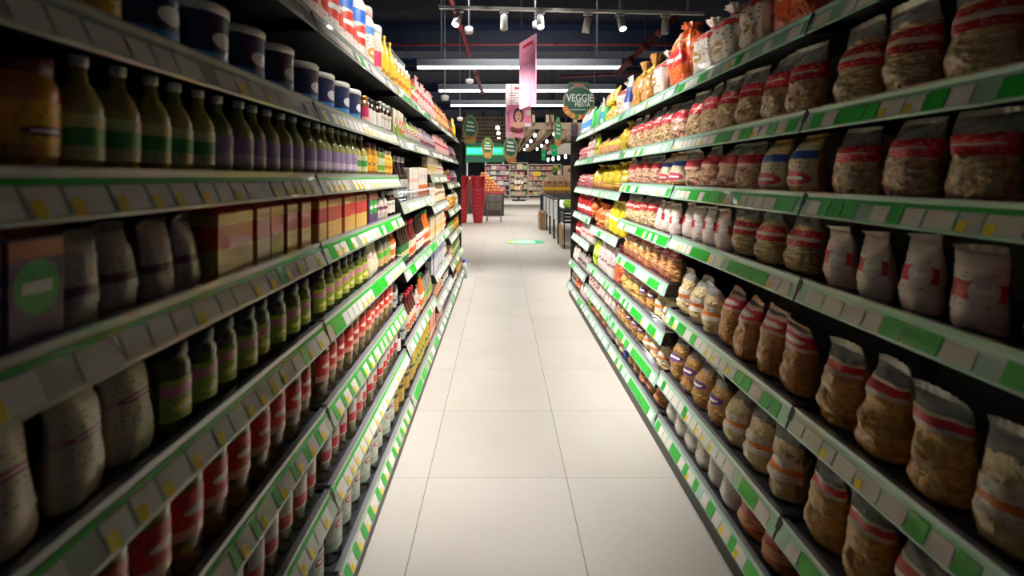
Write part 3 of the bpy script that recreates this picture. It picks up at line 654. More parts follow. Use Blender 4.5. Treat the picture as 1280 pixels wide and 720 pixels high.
K_pou('whiteflour', 'tall black-printed white bag', 0.13, 0.09, 0.3, P('whitefoil4', 'd2ccc2', 0.4, coat=0.5), LB('lab_flour', 'd6d0c6', None, ink='1a1a1c'), name='flour_bag', cat='flour')
K_pou('redwhite', 'red-ribboned white packet', 0.11, 0.06, 0.19, P('whitefoil5', 'd2beb4', 0.35, coat=0.6), LB('lab_redwhite', 'd8c6be', 'c8202c', (0.3, 0.7), 'd8d0cc', (0.7, 0.5, 0.18, 0.3)), name='snack_packet')
K_pou('greypack', 'dark-printed grey packet', 0.09, 0.05, 0.2, P('greyfoil2', '9d9290', 0.35, coat=0.6), LB('lab_grey', 'b0a6a2', '5a3a44', (0.2, 0.5)), name='snack_packet')
K_pou('floralw', 'mauve-flowered long white packet', 0.1, 0.06, 0.32, P('whitefoil6', 'd2c4c0', 0.35, coat=0.6), LB('lab_floralw', 'd6c8c4', '9a6a76', (0.2, 0.34), '8a4a5a', (0.4, 0.65, 0.2, 0.07)), name='snack_packet')
K_tie('orangesack', 'red-necked orange sack', 0.17, 0.13, 0.32, FM('f_osack', 'd8521e', 'dc6428', 12, 1.0), lidR, None, name='snack_bag', cat='snack bag', neck=0.75)

# ------------------------------------------------------------------ stock the shelves
SHN = {}
def place(key, pos, rz, sc, lab, group, lean=0.0, lift=0.0):
    pos = (pos[0], pos[1], pos[2]+lift)
    K = KINDS[key]
    if K['first'] is None: K['first'] = []
    nv = 4 if K['name'] not in ('jar', 'bottle', 'carton', 'plastic_tub', 'food_tin') else 1
    if len(K['first']) < nv:
        r = empty(K['name'], pos, rz); K['fn'](r, abs(hash_(key)) % 97+1+31*len(K['first'])); K['first'].append(r)
    else:
        r = copy_tree(random.choice(K['first']))
    r.location = pos; r.rotation_euler = (-lean, 0, rz); r.scale = sc
    r['label'] = lab; r['category'] = K['cat']; r['group'] = group
    return r
def hash_(s): 
    v = 7
    for ch in s: v = (v*31+ord(ch)) % 100003
    return v
TODO = []
def stock(side, bi, si, spec, jitter=0.0, layers=1):
    """fill shelf si of bay bi with runs of products: spec is [(kind, weight)]"""
    sb = [b for b in BAYS if b[0] == side][bi]
    _, y0, y1, hs, root = sb
    h = hs[si]; clear = (hs[si+1]-h-0.045) if si+1 < len(hs) else 0.6
    ya, yb = y0+0.03, y1-0.02; n_bay = len([b for b in BAYS if b[0] == side])-bi
    tot = sum(wt for _, wt in spec); rng = random.Random(side*100+bi*10+si)
    items = []; y = ya
    for q, (key, wt) in enumerate(spec):
        K = KINDS[key]; wd = K['size'][0]; zone = (yb-ya)*wt/tot; lim = y+zone if q < len(spec)-1 else yb
        hh = K['size'][2]; sz = 1.0
        if hh > clear*0.94: sz = clear*0.94/hh
        elif hh < clear*0.6 and hh*1.25 < clear*0.9: sz = 1.15
        if si == len(hs)-1 and hh < 0.24 and key not in ('yelsq', 'yelsnack'): sz = 1.4
        sw = max(0.86, min(1.1, sz**0.35)); pitch = wd*sw*(1.05 if K['name'] in ('jar', 'bottle', 'carton', 'plastic_tub', 'food_tin') else 1.16)+0.004
        n = max(1, int((lim-y+0.25*pitch)/pitch)) if y+pitch <= yb+0.01 else 0
        for k in range(n):
            if y+pitch > yb+0.01: break
            items.append((key, y+pitch/2, sw, sz, clear)); y += pitch
    # spread the leftover gap evenly
    if items:
        slack = (yb-y)/len(items)
        items = [(k, yy+slack*(i+0.5), sw, sz, cl) for i, (k, yy, sw, sz, cl) in enumerate(items)]
    for (k, yy, sw, sz, cl) in items: TODO.append((side, bi, si, n_bay, len(hs), h, k, yy, sw, sz, cl, rng.random(), rng.random(), rng.random(), root))
def flush():
    tot = {}
    for t in TODO:
        kk = (t[0], t[1], t[2], t[6]); tot[kk] = tot.get(kk, 0)+(2 if (t[6] == 'navytin' and t[10] > 0.28) or (t[6] == 'yelsnack' and t[4]-t[2] == 1) else 1)
    cnt = {}
    for (side, bi, si, nb, ns, h, key, yy, sw, sz, cl, r1, r2, r3, root) in TODO:
        K = KINDS[key]; kk = (side, bi, si, key)
        xf = xfront(side, h); d = K['size'][1]*sw
        dk = 1.0 if K['name'] in ('jar', 'bottle', 'carton', 'plastic_tub', 'food_tin') or key in ('bigorange', 'tanloaf') else 1.3; d *= dk
        soft = K['name'] not in ('jar', 'bottle', 'carton', 'plastic_tub', 'food_tin')
        tilt = (r1-0.5)*(0.34 if soft else 0.08)
        x = side*(xf+0.019+d/2+r2*(0.012 if soft else 0.012)+(0.004 if soft else 0))
        rz = (pi/2 if side < 0 else -pi/2)+tilt
        down0 = ns-si
        lay = 2 if (key == 'navytin' and cl > 0.28) or (key == 'yelsnack' and down0 == 1) else 1
        down = ns-si
        dn = 'top shelf' if down == 1 else ('bottom shelf' if si == 0 else ORD[down]+' shelf down')
        mark = 'red baskets' if side < 0 else 'lettuce stall'
        where = '%s, %s bay from %s' % (dn, ORD[nb], mark)
        for L in range(lay):
            cnt[kk] = cnt.get(kk, 0)+1
            nth = '' if tot[kk] == 1 else ', %s of %s' % (ORD[cnt[kk]], NUM[tot[kk]])
            lab = '%s%s, %s' % (K['look'], nth, where)
            grp = '%s on the %s' % (K['look'], where)
            szz = sz*(1+(r3-0.5)*(0.05 if soft else 0.0)) if sz == 1.0 else sz*(0.97+0.03*r3 if soft else 1)
            swx = sw*(0.96+0.06*r2 if soft else 1)
            if lay == 2 and key == 'navytin': szz = min(1.0, (cl*0.96)/2/0.135)
            if key == 'yelsnack': szz = 1.0
            place(key, (x, yy, h+0.0005+L*((0.135 if key == 'navytin' else 0.160)*szz+0.0005)), rz, (swx, swx*dk, szz), lab, grp, lean=(0.02+0.09*r3 if soft else 0.0), lift=(0.5*d*(0.02+0.09*r3) if soft else 0.0))
# jar side; bay 0 is the dim one beside the camera
J = lambda b, s_, spec: stock(-1, b, s_, spec)
for b in (0, 1):
    d = b == 0
    J(b, 7, [('midtub', 1), ('bigtub', 1.2)] if d else [('bigtub', 0.6), ('midtub', 0.13), ('pinktub', 0.12), ('yelsq', 0.2)])
    J(b, 6, [('honey', 1), ('navytin', 1.5)] if d else [('navytin', 0.66), ('magenta', 0.09), ('whitelab', 0.2), ('silverjar', 0.1)])
    J(b, 5, [('goldjar', 1), ('greenoil', 1), ('lilacoil', 1)] if d else [('lilacoil', 0.46), ('greenoil', 0.12), ('goldjar', 0.2), ('herbjar', 0.15), ('honey', 0.1)])
    J(b, 4, [('greencart', 1), ('palepack', 0.8), ('redcart', 1.2)] if d else [('redcart', 0.48), ('greencart', 0.16), ('palepack', 0.24), ('silverjar', 0.1)])
    J(b, 3, [('creamtall', 1), ('greenlab', 1)] if d else [('greenlab', 0.52), ('creamtall', 0.24), ('glassclear', 0.2), ('chili', 0.08)])
    J(b, 2, [('goldred', 1)] if d else [('goldred', 0.9), ('silverb', 0.1)])
    J(b, 1, [('picklered', 1)] if d else [('picklered', 0.86), ('whitelab', 0.12)])
    J(b, 0, [('darkgreen', 1)] if d else [('darkgreen', 0.72), ('amberjar', 0.26)])
J(2, 5, [('yelsq', 0.35), ('honey', 1.4), ('redgreen', 0.9), ('pinkred', 0.8)])
J(2, 4, [('limebox', 0.8), ('limepou', 1.6), ('lilac', 0.5)])
J(2, 3, [('silverb', 0.8), ('whitebox', 0.8), ('orangebox', 0.8)])
J(2, 2, [('soygreen', 1), ('soyred', 1), ('soy', 1.2), ('chili', 0.8)])
J(2, 1, [('silverb', 0.5), ('soyred', 0.8), ('floralp', 0.7), ('chili', 0.5), ('glassclear', 0.7)])
J(2, 0, [('amberjar', 0.5), ('yeloil', 1.5), ('redboxs', 0.8)])
J(3, 7, [('pinkred', 1.4), ('orangep', 1)])
J(3, 6, [('lilac', 1), ('pinkred', 1)])
J(3, 5, [('creambox', 1), ('floralp', 1)])
J(3, 4, [('whitebox', 0.5), ('creamp', 1.3)])
J(3, 3, [('creambox', 1.2), ('chili', 0.4)])
J(3, 2, [('stripebox', 1.2), ('creamp', 0.6)])
J(3, 1, [('peachp', 1), ('silverjar', 1)])
J(3, 0, [('redboxs', 0.6), ('lilac', 1)])
J(4, 6, [('orangep', 1), ('redgreen', 0.8), ('yelsq', 0.5)])
J(4, 5, [('pinkred', 0.8), ('lilac', 1)])
J(4, 4, [('magenta', 0.6), ('lilac', 1)])
J(4, 3, [('orangep', 0.6), ('honey', 0.8), ('creamp', 0.5)])
J(4, 2, [('herbjar', 0.8), ('goldjar', 0.8)])
J(4, 1, [('peachp', 0.5), ('herbjar', 1)])
J(4, 0, [('whitelab', 1), ('goldjar', 1)])
Q = lambda b, s_, spec: stock(1, b, s_, spec)
for b in (0, 1):
    d = b == 0
    Q(b, 6, [('bigorange', 1)] if d else [('bigorange', 1), ('whitered', 1)])
    Q(b, 5, [('pastaspir', 1)] if d else [('pastared', 1)])
    Q(b, 4, [('pastared', 1)] if d else [('pastablue', 0.6), ('pastapink', 1)])
    Q(b, 3, [('pastapink', 1), ('redwhite', 0.7)] if d else [('pastaspir', 1), ('redwhite', 0.8)])
    Q(b, 2, [('palerolls', 1), ('goldrolls', 0.7)] if d else [('rednet', 1), ('palerolls', 0.8)])
    Q(b, 1, [('goldrolls', 1)] if d else [('palerolls', 0.7), ('darkrolls', 0.9)])
    Q(b, 0, [('orangenut', 1)] if d else [('orangenut', 0.5), ('whiteflour', 1)])
Q(2, 7, [('bigorange', 0.42), ('whitered', 0.2), ('tanloaf', 0.4)])
Q(2, 6, [('pastapink', 0.25), ('pastared', 0.75)])
Q(2, 5, [('pastablue', 1.0), ('pastapink', 1.5)])
Q(2, 4, [('redwhite', 0.35), ('pastared', 0.35), ('pastaspir', 0.35)])
Q(2, 3, [('rednet', 1.1), ('breadtoast', 1.3)])
Q(2, 2, [('palerolls', 0.8), ('darkrolls', 0.7), ('goldrolls', 1.0)])
Q(2, 1, [('palerolls', 0.9), ('darkrolls', 1.2), ('breadtoast', 0.5)])
Q(2, 0, [('orangenut', 1.1), ('darkrolls', 0.8), ('navypack', 0.4), ('palerolls', 0.4)])
Q(3, 6, [('bluestripe', 0.22), ('whitered', 0.16), ('yelsnack', 0.38), ('greenstripe', 0.1), ('bluewhite', 0.16)])
Q(3, 5, [('yelpasta', 0.6), ('mixsnack', 1.2)])
Q(3, 4, [('yelpasta', 1.4), ('mixsnack', 0.4)])
Q(3, 3, [('yeltall', 1), ('breadtoast', 0.3), ('orangeround', 0.9)])
Q(3, 2, [('orangesack', 0.6), ('floralw', 1.3), ('limep', 0.3)])
Q(3, 1, [('redwhite', 1), ('whiterose', 0.8)])
Q(3, 0, [('redwhite', 0.5), ('orangenut', 1.0), ('limep', 0.4)])
Q(4, 6, [('greenstripe', 0.6), ('bluewhite', 1)])
Q(4, 5, [('limep', 0.3), ('whiterose', 0.6), ('redtray', 1)])
Q(4, 4, [('yelpasta', 0.4), ('redtray', 1)])
Q(4, 3, [('orangeround', 0.4), ('redtall', 1)])
Q(4, 2, [('whiterose', 1), ('redtall', 0.5)])
Q(4, 1, [('greypack', 1.2), ('redwhite', 0.5)])
Q(4, 0, [('redwhite', 0.6), ('orangenut', 0.5), ('greypack', 0.6)])
flush()
# ------------------------------------------------------------------ clear panel standing over the jar side
t = empty('clear_header_panel', (-0.86, 3.62, LH['B'][-1]), 0, 'long clear plastic panel standing above the yellow jars on top shelf', 'panel')
org = (-0.86, 3.62, LH['B'][-1])
am = NT('clear_acrylic'); am.b.inputs['Base Color'].default_value = (0.75, 0.77, 0.8, 1); am.b.inputs['Roughness'].default_value = 0.12; am.b.inputs['Alpha'].default_value = 0.42
MB().box(-0.845, -0.84, 3.02, 4.26, LH['B'][-1]+0.02, LH['B'][-1]+0.42).build('panel', am.m, t, org)
MB().box(-0.849, -0.836, 3.0, 4.28, LH['B'][-1]+0.42, LH['B'][-1]+0.432, 0, 0.003).build('top_edge', plain('panel_edge', 'a9a6aa', 0.3), t, org)
for yy in (3.06, 4.22): MB().box(-0.87, -0.82, yy-0.03, yy+0.03, LH['B'][-1]+0.001, LH['B'][-1]+0.019, 0, 0.003).build('foot', M_dark, t, org)

# ------------------------------------------------------------------ ceiling: beams, pipes, lights
nb = 0
M_beam = plain('roof_beam_paint', '22345e', 0.7); M_duct = plain('duct_paint', '1f2940', 0.6)
for i, (yy, hh) in enumerate([(3.4, .3), (5.9, .3), (8.6, .32), (11.5, .3), (15, .3), (19, .3), (24, .3), (30, .3)]):
    m = MB(); m.box(X0+0.01, X1-0.01, yy-0.09, yy+0.09, ZC-0.03-hh, ZC-0.01-hh, 0); m.box(X0+0.01, X1-0.01, yy-0.012, yy+0.012, ZC-0.01-hh, ZC-0.02, 0); m.box(X0+0.01, X1-0.01, yy-0.09, yy+0.09, ZC-0.02, ZC, 0)
    struct(m.build('trim_%d' % (i+1), M_beam))
M_redpipe = plain('red_pipe_paint', '70242c', 0.5)
def pipe(name, pts, r, mat, lab, cat='pipe', couple=True, group=None):
    t = empty(name, pts[0], 0, lab, cat, group)
    MB().tube(pts, r, 10).build('pipe_run', mat, t, pts[0])
    if couple:
        a, b = Vector(pts[0]), Vector(pts[-1])
        for f in (0.25, 0.5, 0.75):
            p = a.lerp(b, f); d = (b-a).normalized()*0.05
            MB().tube([p-d, p+d], r*1.35, 10).build('coupling', mat, t, pts[0])
    for f in (0.12, 0.5, 0.88):
        p = Vector(pts[0]).lerp(Vector(pts[-1]), f); MB().tube([(p.x, p.y, p.z), (p.x, p.y, ZC)], 0.005, 5).build('hanger', M_dark, t, pts[0])
    return t
pipe('sprinkler_pipe', [(X0+0.1, 8.9, PZ(56, 8.9)), (X1-0.1, 8.9, PZ(56, 8.9))], 0.022, M_redpipe, 'thin red sprinkler pipe crossing the ceiling above the first light line')
pipe('sprinkler_pipe', [(PX(770, 6.2), 6.2, PZ(93, 6.2)), (PX(846, 5.6), 5.6, PZ(20, 5.6))], 0.035, M_redpipe, 'sloping red sprinkler pipe rising over the pasta shelves')
pipe('sprinkler_pipe', [(PX(563, 7.0), 7.0, PZ(-2, 7.0)), (PX(603, 9.6), 9.6, PZ(116, 9.6))], 0.035, M_redpipe, 'dark red sprinkler pipe slanting down behind the spotlight rail')
pipe('sprinkler_pipe', [(PX(700, 12.8), 12.8, PZ(96, 12.8)), (PX(880, 12.8), 12.8, PZ(88, 12.8))], 0.03, M_redpipe, 'far red pipe behind the second light line')
t = empty('air_duct', (0.5, 10.5, 4.2), 0, 'dark rectangular air duct hung across under the roof', 'duct')
MB().box(-3.2, 4.2, 10.2, 10.8, 4.2, 4.65, 0, 0.01).build('duct_run', M_duct, t, (0.5, 10.5, 4.2))
for xx in (-2.0, 0.0, 2.0, 3.5): MB().box(xx-0.02, xx+0.02, 10.18, 10.82, 4.18, 4.67, 0).build('flange', M_beam, t, (0.5, 10.5, 4.2))
for xx in (-2.9, 3.9): MB().tube([(xx, 10.5, 4.65), (xx, 10.5, ZC)], 0.008, 6).build('hanger', M_dark, t, (0.5, 10.5, 4.2))
pipe('cable_tray', [(X0+0.1, 5.2, 4.55), (X1-0.1, 5.2, 4.55)], 0.03, plain('tray_paint', '2c3038', 0.6), 'thin dark conduit crossing above the spotlight rail', 'conduit', False)
pipe('cable_tray', [(X0+0.1, 11.1, 4.1), (X1-0.1, 11.1, 4.1)], 0.025, plain('tray_paint', '2c3038'), 'dark conduit crossing between the light lines', 'conduit', False)
pipe('cable_tray', [(X0+0.1, 13.9, 4.6), (X1-0.1, 13.9, 4.6)], 0.04, plain('tray_paint', '2c3038'), 'far dark conduit crossing behind the light lines', 'conduit', False)
M_tube = NT('light_tube').m
M_tube.node_tree.nodes['Principled BSDF'].inputs['Emission Color'].default_value = (1, 0.98, 0.94, 1)
M_tube.node_tree.nodes['Principled BSDF'].inputs['Emission Strength'].default_value = 6
M_house = plain('light_housing', '555b64', 0.4)
def linlight(y, z, xa, xb, lab):
    org = ((xa+xb)/2, y, z)
    t = empty('linear_light', org, 0, lab, 'ceiling light', 'white light lines across the aisle')
    MB().box(xa, xb, y-0.035, y+0.035, z+0.022, z+0.13, 0, 0.004).build('housing', M_house, t, org)
    MB().box(xa+0.01, xb-0.01, y-0.03, y+0.03, z-0.02, z+0.021, 0, 0.006).build('diffuser', M_tube, t, org)
    for xx in (xa+0.12*(xb-xa), xb-0.12*(xb-xa)): MB().tube([(xx, y, z+0.13), (xx, y, ZC)], 0.012, 6).build('hanger_rod', M_house, t, org)
linlight(7.5, PZ(84.5, 7.5), PX(521, 7.5), PX(777, 7.5), 'nearest and longest white light line, just past the spotlights'.replace('nearest and longest', 'longest and brightest'))
linlight(9.9, PZ(113.5, 9.9), PX(548, 9.9), PX(770, 9.9), 'middle white light line crossing behind the pink banner')
linlight(12.0, PZ(132, 12.0), PX(563, 12.0), PX(715, 12.0), 'short far white light line behind the pink banner')
# spotlight rail
yt = 4.85; za, zb = PZ(11, yt), PZ(19, yt)
xa, xb = PX(549, yt), PX(880, yt)
orgt = (xa, yt, za)
t = empty('track_rail', orgt, 0, 'white spotlight rail hanging across the aisle', 'lighting track')
m = MB(); m.extr([(-0.018+yt, 0), (0.018+yt, 0), (0.018+yt, 0.03), (-0.018+yt, 0.03)], 'x', xa, xb, 0)
m.v = [(x, y, z+za+(zb-za)*(x-xa)/(xb-xa)) for x, y, z in m.v]
m.build('rail', M_white, t, orgt)
for px in (555, 775, 860):
    xx = PX(px, yt); zz = za+(zb-za)*(xx-xa)/(xb-xa)
    MB().tube([(xx, yt, zz+0.03), (xx, yt, ZC)], 0.011, 8).build('hanger_rod', plain('rod_grey', '8b8f96', 0.4), t, orgt)
M_bulb = NT('spot_bulb').m
M_bulb.node_tree.nodes['Principled BSDF'].inputs['Emission Color'].default_value = (1, 0.98, 0.95, 1)
M_bulb.node_tree.nodes['Principled BSDF'].inputs['Emission Strength'].default_value = 30
def spot(px, on, tx, ty, lab):
    xx = PX(px, yt); zz = za+(zb-za)*(xx-xa)/(xb-xa)
    t = empty('spotlight', (xx, yt, zz), 0, lab, 'spotlight', 'spotlights on the white rail')
    MB().box(-0.045, 0.045, -0.017, 0.017, -0.03, -0.005, 0, 0.003).build('track_adapter', M_white, t)
    MB().tube([(0, 0, -0.028), (0, 0, -0.06)], 0.008, 8).build('stem', M_white, t)
    h_ = empty('x', (0, 0, 0)); bpy.data.objects.remove(h_)
    c = MB().lathe([(0.030, 0.0), (0.036, -0.006), (0.038, -0.15), (0.034, -0.152), (0.032, -0.146)], 20).build('can', M_white, t)
    c.location = (0, 0, -0.05); c.rotation_euler = (tx, ty, 0)
    l = MB().lathe([(0.031, -0.147), (0.0, -0.146)][::-1], 20).build('lens', M_bulb if on else plain('spot_off', 'bdbdb8', 0.3), c)
spot(574, True, -0.5, 0.25, 'lit white spotlight next to the rail end over the jar shelves')
spot(630, False, -0.1, 0.0, 'straight-down white spotlight, second from the rail end')
spot(675, True, -0.5, 0.0, 'lit white spotlight just above the pink banner')
spot(735, False, 0.25, 0.12, 'white spotlight turned away, beside the lit one above the banner')
spot(775, True, -0.5, -0.1, 'lit white spotlight beside the hanging rod over the aisle')
spot(832, False, -0.1, 0.08, 'tilted white spotlight over the pasta shelves')
def pend(px, py, Y, lab, r=0.05):
    z = PZ(py, Y); t = empty('pendant_sensor', (PX(px, Y), Y, z), 0, lab, 'ceiling device')
    MB().lathe([(0.0, -0.02), (r*0.8, -0.02), (r, 0.0), (r, 0.06), (r*0.5, 0.075), (0.012, 0.08)], 18).build('housing', M_white, t)
    MB().tube([(0, 0, 0.08), (0, 0, ZC-z)], 0.012, 8).build('rod', plain('rod_grey', '8b8f96'), t)
pend(556, 124, 9.0, 'white round device on a rod above the jar shelves end', 0.075)
pend(575, 150, 13.0, 'white device on a rod near the produce signs', 0.08)
pend(586, 40, 6.5, 'pale round ceiling device behind the first spotlight', 0.06)
pend(587, 103, 11.0, 'small white device under a rod between the light lines', 0.09)
pend(669, 33, 6.5, 'small ceiling device above the lit middle spotlight', 0.04)

# ------------------------------------------------------------------ hanging banners and signs
def quad_board(name, lab, cat, cx, Y, cz, w_, h_, rz, parts, base_mat, thick=0.008, cords=True):
    t = empty(name, (cx, Y, cz), rz, lab, cat)
    MB().box(-w_/2, w_/2, -thick/2, thick/2, -h_/2, h_/2).build('board', base_mat, t)
    if cords:
        for sx in (-0.4, 0.4): MB().tube([(sx*w_, 0, h_/2), (sx*w_, 0, ZC-cz)], 0.003, 5).build('cord', M_dark, t)
    for fn in parts: fn(t, thick)
    return t
def disc(t, name, cx, cz, rx, rz_, mat, off, seg=24, a0=0, a1=2*pi):
    m = MB(); poly = [(cx+rx*cos(a0+(a1-a0)*i/seg), cz+rz_*sin(a0+(a1-a0)*i/seg)) for i in range(seg)]
    m.extr(poly, 'y', -off, -off+0.002); return m.build(name, mat, t)
def rect(t, name, x0, x1, z0, z1, mat, off):
    return MB().box(x0, x1, -off, -off+0.002, z0, z1).build(name, mat, t)
pinkm = NT('pink_banner_print'); g_ = pinkm.noise(2.5, 3, pinkm.objco())
pinkm.link(pinkm.ramp(g_, [(0.35, srgb('dc7ea2')), (0.6, srgb('e8a4bc'))]), pinkm.b.inputs['Base Color']); pinkm.b.inputs['Roughness'].default_value = 0.5
palep = plain('pale_pink_print', 'f2dfe2', 0.5); hotp = plain('hot_pink', 'ee7fa0', 0.5); skin = plain('portrait_skin', 'd9a084', 0.6); hair = plain('portrait_hair', '3a2026', 0.6); lipm = plain('portrait_lips', 'a8323e', 0.5)
redm = plain('red_logo', 'c92b3a', 0.5); txt = plain('grey_print', 'a58f94', 0.6)
def portrait(cx, cz, s):
    def f(t, th):
        o0 = th/2+0.002
        disc(t, 'hair_print', cx, cz+0.06*s, 0.40*s, 0.62*s, hair, o0)
        disc(t, 'face_print', cx, cz+0.02*s, 0.25*s, 0.42*s, skin, o0+0.003)
        disc(t, 'shoulder_print', cx, cz-0.62*s, 0.5*s, 0.24*s, skin, o0+0.0015)
        for sx in (-1, 1):
            disc(t, 'eye_print', cx+sx*0.1*s, cz+0.09*s, 0.04*s, 0.022*s, hair, o0+0.005, 10)
            disc(t, 'brow_print', cx+sx*0.1*s, cz+0.17*s, 0.055*s, 0.012*s, hair, o0+0.005, 10)
        disc(t, 'nose_print', cx, cz-0.02*s, 0.022*s, 0.06*s, plain('nose_shadow_print', 'c08468', 0.6), o0+0.005, 10)
        disc(t, 'mouth_print', cx, cz-0.17*s, 0.09*s, 0.05*s, lipm, o0+0.005, 12)
    return f
# side-on pink banner
Yb = 6.6
def b1(t, th):
    rect(t, 'logo_print', -0.3, 0.32, 0.93, 1.0, hotp, th/2+0.003)
    for k in range(4): rect(t, 'text_line', -0.25, 0.2, 0.7-k*0.09, 0.73-k*0.09, hotp, th/2+0.003)
t = quad_board('banner', 'tall pink banner turned almost edge-on over the aisle', 'banner', PX(659.5, Yb), Yb, PZ(91, Yb), 0.52, 0.93, radians(-68), [lambda t, th: b1(t, th) if False else None], pinkm.m, 0.012)
for k in range(3): rect(t, 'text_line', -0.2, 0.18, 0.27-k*0.07, 0.29-k*0.07, hotp, 0.0085)
rect(t, 'logo_print', -0.14, 0.18, 0.36, 0.40, redm, 0.0085)
Yb = 8.8
def rp(name, px0, px1, py0, py1, mat, Y, cx, cz, off):
    return lambda t, th: rect(t, name, PX(px0, Y)-cx, PX(px1, Y)-cx, PZ(py1, Y)-cz, PZ(py0, Y)-cz, mat, th/2+off)
cx, cz = PX(643.5, Yb), PZ(138.5, Yb)
parts = [rp('logo_print', 643, 650, 109, 112, redm, Yb, cx, cz, 0.003)]+[rp('text_line', 636, 648-(k % 2)*3, 116+k*3, 117+k*3, txt, Yb, cx, cz, 0.003) for k in range(6)]
parts += [rp('pink_print', 632.3, 655, 131, 171.8, pinkm.m, Yb, cx, cz, 0.003), portrait(PX(641, Yb)-cx, PZ(163, Yb)-cz, 0.21*8.8/14)]
quad_board('banner', 'tall white and pink banner with red logo behind the portrait poster', 'banner', cx, Yb, cz, 23*Yb/F, 67*Yb/F, 0, parts, palep, 0.012)
Yb = 8.65; cx, cz = PX(650.5, Yb), PZ(145, Yb)
quad_board('hanging_poster', 'pink poster with portrait of a dark-haired woman', 'poster', cx, Yb, cz, 27*Yb/F, 27*Yb/F, 0,
           [portrait(PX(648, Yb)-cx, PZ(146, Yb)-cz, 0.38*8.65/14), rp('white_print', 657, 663.5, 138, 144, palep, Yb, cx, cz, 0.003), rp('white_print', 655, 663.5, 154, 158, palep, Yb, cx, cz, 0.003)], hotp, 0.012)
# the round sign
Y_ = 9.6; cx, cz = PX(723.5, Y_), PZ(127, Y_); rr = 20*Y_/F
M_dg = plain('sign_green', '0d5236', 0.5); M_rim = plain('sign_rim', '8a7a62', 0.5)
t = empty('round_sign', (cx, Y_, cz), 0, 'round dark green sign reading VEGGIE FIESTA', 'sign')
m = MB(); m.extr([(rr*cos(a*pi/24), rr*sin(a*pi/24)) for a in range(48)], 'y', -0.012, 0.012); m.build('board', M_rim, t)
disc(t, 'face', 0, 0, rr*0.9, rr*0.9, M_dg, 0.016, 48)
MB().box(-rr*0.62, rr*0.62, -0.01, 0.01, rr*0.7, rr*1.22, 0, 0.0).build('header_tab', M_dg, t)
MB().box(-rr*0.34, rr*0.34, -0.02, -0.0105, rr*0.98, rr*1.1).build('red_mark', plain('dull_red_print', 'b0584e', 0.5), t)
disc(t, 'underline', 0, -rr*0.5, rr*0.6, rr*0.025, plain('sign_pale', 'cfd8cf', 0.5), 0.02)
def text(parent, s_, size, loc, mat, name='lettering', rot=(pi/2, 0, 0), sx=1.0):
    c = bpy.data.curves.new(name, 'FONT'); c.body = s_; c.size = size; c.align_x = 'CENTER'; c.align_y = 'CENTER'; c.extrude = 0.002; c.offset = 0.003*size/0.2
    o = bpy.data.objects.new(name, c); COL.objects.link(o)
    dg = bpy.context.evaluated_depsgraph_get(); me = bpy.data.meshes.new_from_object(o.evaluated_get(dg))
    bpy.data.objects.remove(o); me.materials.clear(); me.materials.append(mat)
    q = bpy.data.objects.new(name, me); COL.objects.link(q); q.parent = parent; q.location = loc; q.rotation_euler = rot; q.scale = (sx, 1, 1)
    return q
palet = plain('sign_lettering', 'dfe6da', 0.5)
text(t, 'VEGGIE', 0.205, (0.02, -0.022, rr*0.2), palet, sx=0.78)
text(t, 'FIESTA', 0.13, (0.07, -0.022, -rr*0.2), palet, sx=0.8)
for sx in (-0.12, 0.12): MB().tube([(sx, 0, rr*1.22), (sx, 0, ZC-cz)], 0.003, 5).build('cord', M_dark, t)
rg = random.Random(3)
for k in range(11):
    a = -pi*0.15-pi*0.7*k/10; c_ = rg.choice(['d9822a', '6f9a2c', 'c8442c', '4c7a2c', 'd8a24a'])
    disc(t, 'vegetable_print', rr*0.95*cos(a), rr*0.95*sin(a)-0.01, 0.06, 0.055, plain('veg_'+c_, c_, 0.5), 0.024+k*0.0005, 12)
# oval produce signs
def oval_sign(px, py, wpx, hpx, Y, lab, shade='1f7a50', rz=0.0):
    cx, cz = PX(px, Y), PZ(py, Y); a, b = wpx*Y/F/2/max(0.35, cos(rz)), hpx*Y/F/2
    t = empty('oval_sign', (cx, Y, cz), rz, lab, 'sign', 'oval hanging produce signs')
    m = MB(); m.extr([(a*cos(i*pi/18), b*sin(i*pi/18)) for i in range(36)], 'y', -0.01, 0.01); m.build('board', plain('oval_tan', 'a89468', 0.5), t)
    gm = plain('oval_green_'+shade, shade, 0.5)
    disc(t, 'green_field', 0, b*0.18, a*0.84, b*0.66, gm, 0.014)
    MB().box(-a*0.5, a*0.5, -0.009, 0.009, b*0.85, b*1.1).build('header_tab', gm, t)
    for k, f in enumerate((0.52, 0.24, -0.04)):
        wl = a*(0.42, 0.55, 0.6)[k]
        MB().extr([(-wl, b*(f-0.05)), (wl, b*(f-0.12)), (wl, b*(f+0.02)), (-wl, b*(f+0.1))], 'y', -0.019, -0.0165).build('white_lettering_bar', palet, t)
    rg = random.Random(int(px))
    for k in range(9):
        c_ = rg.choice(['d9a25a', 'c88a4a', 'b8b04a', 'cf7a4a', 'a8a86a'])
        disc(t, 'produce_print', (rg.random()-0.5)*a*1.3, -b*(0.55+0.35*rg.random()), a*0.28, b*0.14, plain('veg_'+c_, c_, 0.5), 0.02+k*0.0006, 12)
    MB().tube([(0, 0, b*1.05), (0, 0, ZC-cz)], 0.004, 5).build('cord', M_dark, t)
oval_sign(588, 162, 19, 35, 16, 'oval green produce sign hanging nearest the jar shelves'.replace('nearest', 'beside the end of'))
oval_sign(609.5, 185, 15, 25, 22, 'olive oval sign hanging in front of the green glowing letters', '3f7a1c')
oval_sign(638, 187, 17, 34, 18, 'oval green produce sign hanging under the pink banner', '2a6a50')
oval_sign(697.5, 166, 10, 36, 15, 'narrow oval sign turned sideways beside the wooden slats', '2a9a5a', 0.5)
